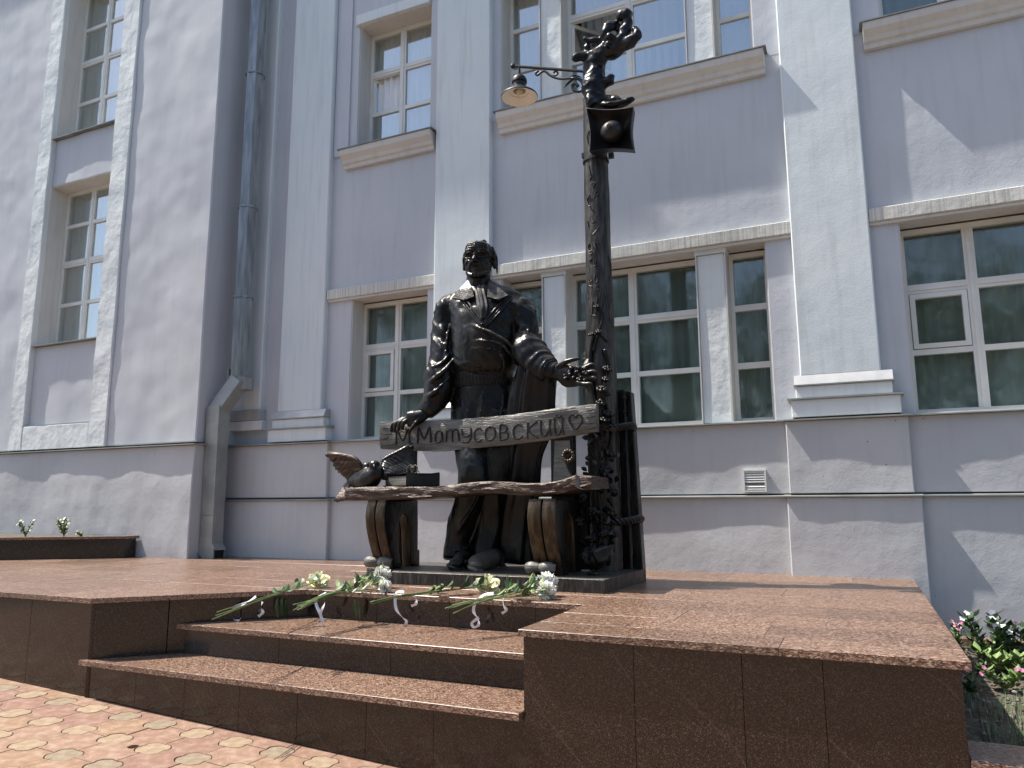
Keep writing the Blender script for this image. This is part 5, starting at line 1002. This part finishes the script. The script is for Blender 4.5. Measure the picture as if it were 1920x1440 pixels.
b = MB(); b.tube(pt([(1149, 1026, 5.74), (1135, 1036, 5.72), (1118, 1048, 5.70), (1104, 1052, 5.69), (1098, 1046, 5.69)]), [.012, .06, .085, .055, .04], 16, sub=4); b.ell(at(1097, 1045, 5.68), .045); b.tube(pt([(1094, 1046, 5.65), (1090, 1050, 5.62)]), [.014, .004], 8); grow(b, .009, 'body', 'bronze', pg2)
b = MB()
for k in range(7): b.tube(pt([(1110+k*1.5, 1040+k*2.5, 5.625), (1128+k*1.2, 1033+k*2.2, 5.63), (1151-k*2, 1022+k*2.4, 5.66)]), [(.022, .01), (.024, .01), (.006, .004)], 8, sub=2)
b.build('wing', 'bronze_cloth', pg2, smooth=True)
b = MB()
for px_ in (1112, 1122): p = at(px_, 1056, 5.70); b.tube([p, Vector((p.x, p.y, .105))], .012, 8); b.tube([Vector((p.x, p.y, .112)), Vector((p.x-.02, p.y-.06, .108))], .012, 8)
b.build('foot', 'bronze', pg2)
bk = thing('book', 'thick bronze book with a curling cover lying on the bench beside the pigeon', 'book', at(770, 912, 5.55))
A0 = at(761, 914, 5.45); B0 = at(719, 911, 5.56); C0 = at(824, 909, 5.66); zb = A0.z+.005; zt = zb+.105
A0.z = B0.z = C0.z = 0; D0 = B0+C0-A0
def quad(sc): c = (A0+B0+C0+D0)/4; return [c+(p-c)*sc for p in (A0, C0, D0, B0)]
b = MB(); b.prism(orient([tuple(p.xy) for p in quad(.93)]), zb+.012, zt-.012); b.build('pages', 'page', bk)
def sheet(z0, z1, name, lift):
    q = quad(1.0); b = MB(); N_ = 8; vs = []
    for z in (z0, z1):
        for i in range(N_+1):
            for j in range(N_+1): u, v = i/N_, j/N_; p = q[0].lerp(q[1], u).lerp(q[3].lerp(q[2], u), v); vs.append((p.x, p.y, z+lift*((2*u-1)**2)*.8+lift*(2*v-1)**2*.5))
    W = N_+1; n2 = W*W; fs = []
    for i in range(N_):
        for j in range(N_): a = i*W+j; fs += [(a+W, a+W+1, a+1, a), (n2+a, n2+a+1, n2+a+W+1, n2+a+W)]
    ring = [i*W for i in range(W)]+[N_*W+j for j in range(1, W)]+[i*W+N_ for i in range(N_-1, -1, -1)]+[j for j in range(N_-1, 0, -1)]
    fs += [(ring[k], ring[(k+1) % len(ring)], n2+ring[(k+1) % len(ring)], n2+ring[k]) for k in range(len(ring))]; b.add(vs, fs); b.build(name, 'bronze', bk, smooth=True, ang=40)
sheet(zb, zb+.011, 'cover', .004); sheet(zt-.012, zt, 'cover', .018)
b = MB(); b.add([A0+Vector((0, 0, zb)), C0+Vector((0, 0, zb)), C0+Vector((0, 0, zt+.012)), A0+Vector((0, 0, zt+.012))]+[p+Vector((-.004, .012, 0)) for p in (A0+Vector((0, 0, zb)), C0+Vector((0, 0, zb)), C0+Vector((0, 0, zt+.012)), A0+Vector((0, 0, zt+.012)))], [(0, 1, 2, 3), (7, 6, 5, 4), (0, 4, 5, 1), (1, 5, 6, 2), (2, 6, 7, 3), (3, 7, 4, 0)]); b.build('spine', 'bronze', bk)
gs = MB()
for px_ in (769, 777): c = at(px_, 880, 5.56); gs.tube([c+Vector((.033*math.cos(a), .006*math.sin(a), .036*math.sin(a))) for a in [k*6.283/20 for k in range(21)]], .0045, 6)
gs.tube([at(770, 876, 5.56), at(777, 876, 5.55)], .004, 6); gs.tube([at(781, 880, 5.56), at(786, 886, 5.70)], .004, 6); gs.tube([at(765, 880, 5.56), at(766, 886, 5.70)], .004, 6)
tag(gs.build('spectacles', 'pale_bronze'), 'pair of small bronze spectacles standing on top of the book', 'spectacles')
sf = thing('bronze_flower', 'single large bronze daisy on a stalk standing up behind the right end of the seat', 'flower', at(1068, 890, 5.74))
b = MB(); c = at(1066, 855, 5.70)
for k in range(12): a = k*6.283/12; b.ell(c+Vector((.042*math.cos(a), -.008, .042*math.sin(a))), (.017, .02, .017), 8, 6)
b.build('petals', 'bronze_worn', sf, smooth=True); b = MB(); b.ell(c+Vector((0, .005, 0)), (.03, .02, .03), 12, 8); b.build('flower_centre', 'bronze', sf, smooth=True)
b = MB(); b.tube([c+Vector((0, .02, -.02)), at(1068, 872, 5.73), at(1074, 890, 5.76)], [.04, .03, .018], 10, sub=3); b.build('stalk', 'bronze', sf, smooth=True)

# ---------------------------------------------------------------- the flowers laid on the step
rf = random.Random(4)
def along(p0, p1, pxe):
    best = None
    for k in range(100, 500):
        t = k/100; p = p0+(p1-p0)*t; e = abs(proj(p)[0]-pxe)
        if best is None or e < best[0]: best = (e, p)
    return best[1]
def rose(c, r, m, par, up):
    b = MB(); up = Vector(up).normalized(); s_ = up.orthogonal().normalized(); t = up.cross(s_)
    for ring, (n_, rad, tl) in enumerate(((3, .18, 2.2), (4, .34, 1.5), (5, .5, .95), (6, .6, .5))):
        for k in range(n_):
            a = k*6.283/n_+ring*.7+rf.random()*.3; d = s_*math.cos(a)+t*math.sin(a); b.leaf(c+d*r*rad*.45-up*r*.2, d*.8+up*tl, up.cross(d), r*1.05, r*.5, -.25, 4)
    b.build('blossom', m, par)
def mum(c, r, m, par):
    b = MB()
    for k in range(170):
        v = Vector((rf.gauss(0, 1), rf.gauss(0, 1), rf.gauss(.25, 1))).normalized(); b.leaf(c+v*r*.25, v+Vector((rf.gauss(0, .25), rf.gauss(0, .25), rf.gauss(0, .25))), v.cross(Vector((rf.random(), rf.random(), rf.random()))), r*rf.uniform(.5, .72), r*.20, -.3, 3)
    b.build('blossom', m, par)
def bouquet(label, bl_, p1, pxe, ns, spread, nleaf, leafm, sheath=None):
    heads = [atz(a, c, z) for a, c, z, _, _ in bl_]; q = atz(*p1, .018); e = along(heads[0], q, pxe); t = thing('bouquet', label, 'bouquet', (heads[0].x, heads[0].y, 0), 'flowers laid on the step')
    ax = (q-e).normalized(); sd = ax.cross(Vector((0, 0, 1))).normalized()
    for k in range(ns):
        h = heads[k % len(heads)] if k < len(heads) else heads[k % len(heads)]+Vector((rf.uniform(-.1, .1), rf.uniform(-.1, .1), rf.uniform(-.02, .0))); w_ = rf.uniform(-1, 1); b = MB()
        b.tube([e+sd*w_*spread*.6+Vector((0, 0, rf.uniform(-.02, .02)))+ax*rf.uniform(-.06, .06), q+sd*w_*spread*.25+Vector((0, 0, rf.uniform(.0, .02))), h-(h-q).normalized()*.02], [.0036, .0036, .0034], 6, sub=4); b.build('stem', 'stem', t, smooth=True)
    for (a, c, z, kind, r), h in zip(bl_, heads):
        if kind == 'w': mum(h, r, 'petal_white', t)
        else: rose(h, r, 'petal_yellow' if kind == 'y' else 'petal_white', t, (.4, -.5, .6))
    for k in range(nleaf):
        u = rf.uniform(.25, .97); c = q.lerp(heads[k % len(heads)], u)+Vector((rf.uniform(-.05, .05), rf.uniform(-.05, .05), rf.uniform(0, .03))); a = rf.random()*6.28; d = ax*rf.uniform(.2, 1)+Vector((math.cos(a)*.6, math.sin(a)*.6, rf.uniform(0, .5))); b = MB(); b.leaf(c, d, d.cross(Vector((rf.random()-.5, rf.random()-.5, 1))), rf.uniform(.05, .10), rf.uniform(.010, .02) if leafm != 'leaf' else rf.uniform(.018, .03), .2, 4); b.build('leaf', rf.choice((leafm, 'leaf')) if leafm != 'leaf' else 'leaf', t)
    return t, q, e
t1, q1, e1 = bouquet('pale yellow rose on long stems, leftmost of the flowers laid on the step', [(597, 1090, .05, 'y', .075)], (492, 1126), 405, 3, .05, 12, 'leaf')
for px_, py_, y_ in ((528, 1122, 4.62), (519, 1124, 4.58), (536, 1124, 4.66)):
    b = MB(); b.leaf(at(px_, py_, y_), (.05, -.05, -1), (1, .2, 0), .15, .017, .3, 5); b.build('leaf', 'leaf', t1)
t2, q2, e2 = bouquet('bunch of white carnations on pale stems, second from the left on the step', [(716, 1078, .10, 'w', .085), (710, 1092, .06, 'w', .06), (722, 1101, .04, 'w', .065)], (612, 1119), 555, 9, .09, 44, 'leaf2')
for px_, py_, y_ in ((665, 1124, 4.74), (671, 1126, 4.75)):
    b = MB(); b.leaf(at(px_, py_, y_), (.05, -.02, -1), (1, .2, 0), .14, .014, .3, 5); b.build('leaf', 'leaf', t2)
t3, q3, e3 = bouquet('yellow rose with dark leaves, third of the flowers laid on the step', [(915, 1098, .05, 'y', .08)], (765, 1119), 700, 3, .05, 16, 'leaf')
for px_, py_ in ((826, 1104), (812, 1107)): rose(atz(px_, py_, .035), .035, 'leaf2', t3, (-.6, -.5, .5))
t4, q4, e4 = bouquet('large white chrysanthemum on green stems, rightmost of the flowers on the step', [(1024, 1094, .09, 'w', .095), (1024, 1110, .05, 'w', .085)], (912, 1125), 850, 8, .09, 44, 'leaf2')
def rib(t, L, y, w_=.011):
    P = smooth([at(a, c, y+(.0 if len(q) < 1 else q[0])) for a, c, *q in L], [(1, 1)]*len(L), 6)[0]; N_ = len(P); b = MB(); n_ = len(P); ws = []
    for i in range(n_):
        tg = (P[min(i+1, n_-1)]-P[max(i-1, 0)]).normalized(); tw = .9*math.sin(i*.33); v = Vector((0, -1, 0)).cross(tg); v.normalize(); ws.append((v*math.cos(tw)+Vector((0, -1, 0))*math.sin(tw))*w_)
    b.ribbon(P, ws); b.build('ribbon', 'ribbon', t, smooth=True)
rib(t1, [(480, 1118), (462, 1130), (440, 1138), (432, 1146), (436, 1160), (447, 1164), (452, 1158)], 4.42); rib(t1, [(492, 1128), (489, 1140), (493, 1148), (484, 1156)], 4.5)
rib(t2, [(612, 1112), (600, 1117), (592, 1128), (598, 1146), (604, 1162), (617, 1168), (614, 1174)], 4.70); rib(t2, [(604, 1114), (609, 1130), (601, 1150), (607, 1168)], 4.68)
rib(t3, [(758, 1110), (745, 1110), (741, 1120), (743, 1142), (755, 1158), (762, 1166), (756, 1177)], 4.72); rib(t3, [(776, 1116), (781, 1124), (779, 1133), (771, 1136)], 4.72)
rib(t4, [(926, 1113), (908, 1115), (892, 1130), (888, 1146), (896, 1160), (897, 1172), (889, 1176), (885, 1168), (898, 1158)], 4.70); rib(t4, [(943, 1118), (944, 1134), (949, 1144), (941, 1150)], 4.72)
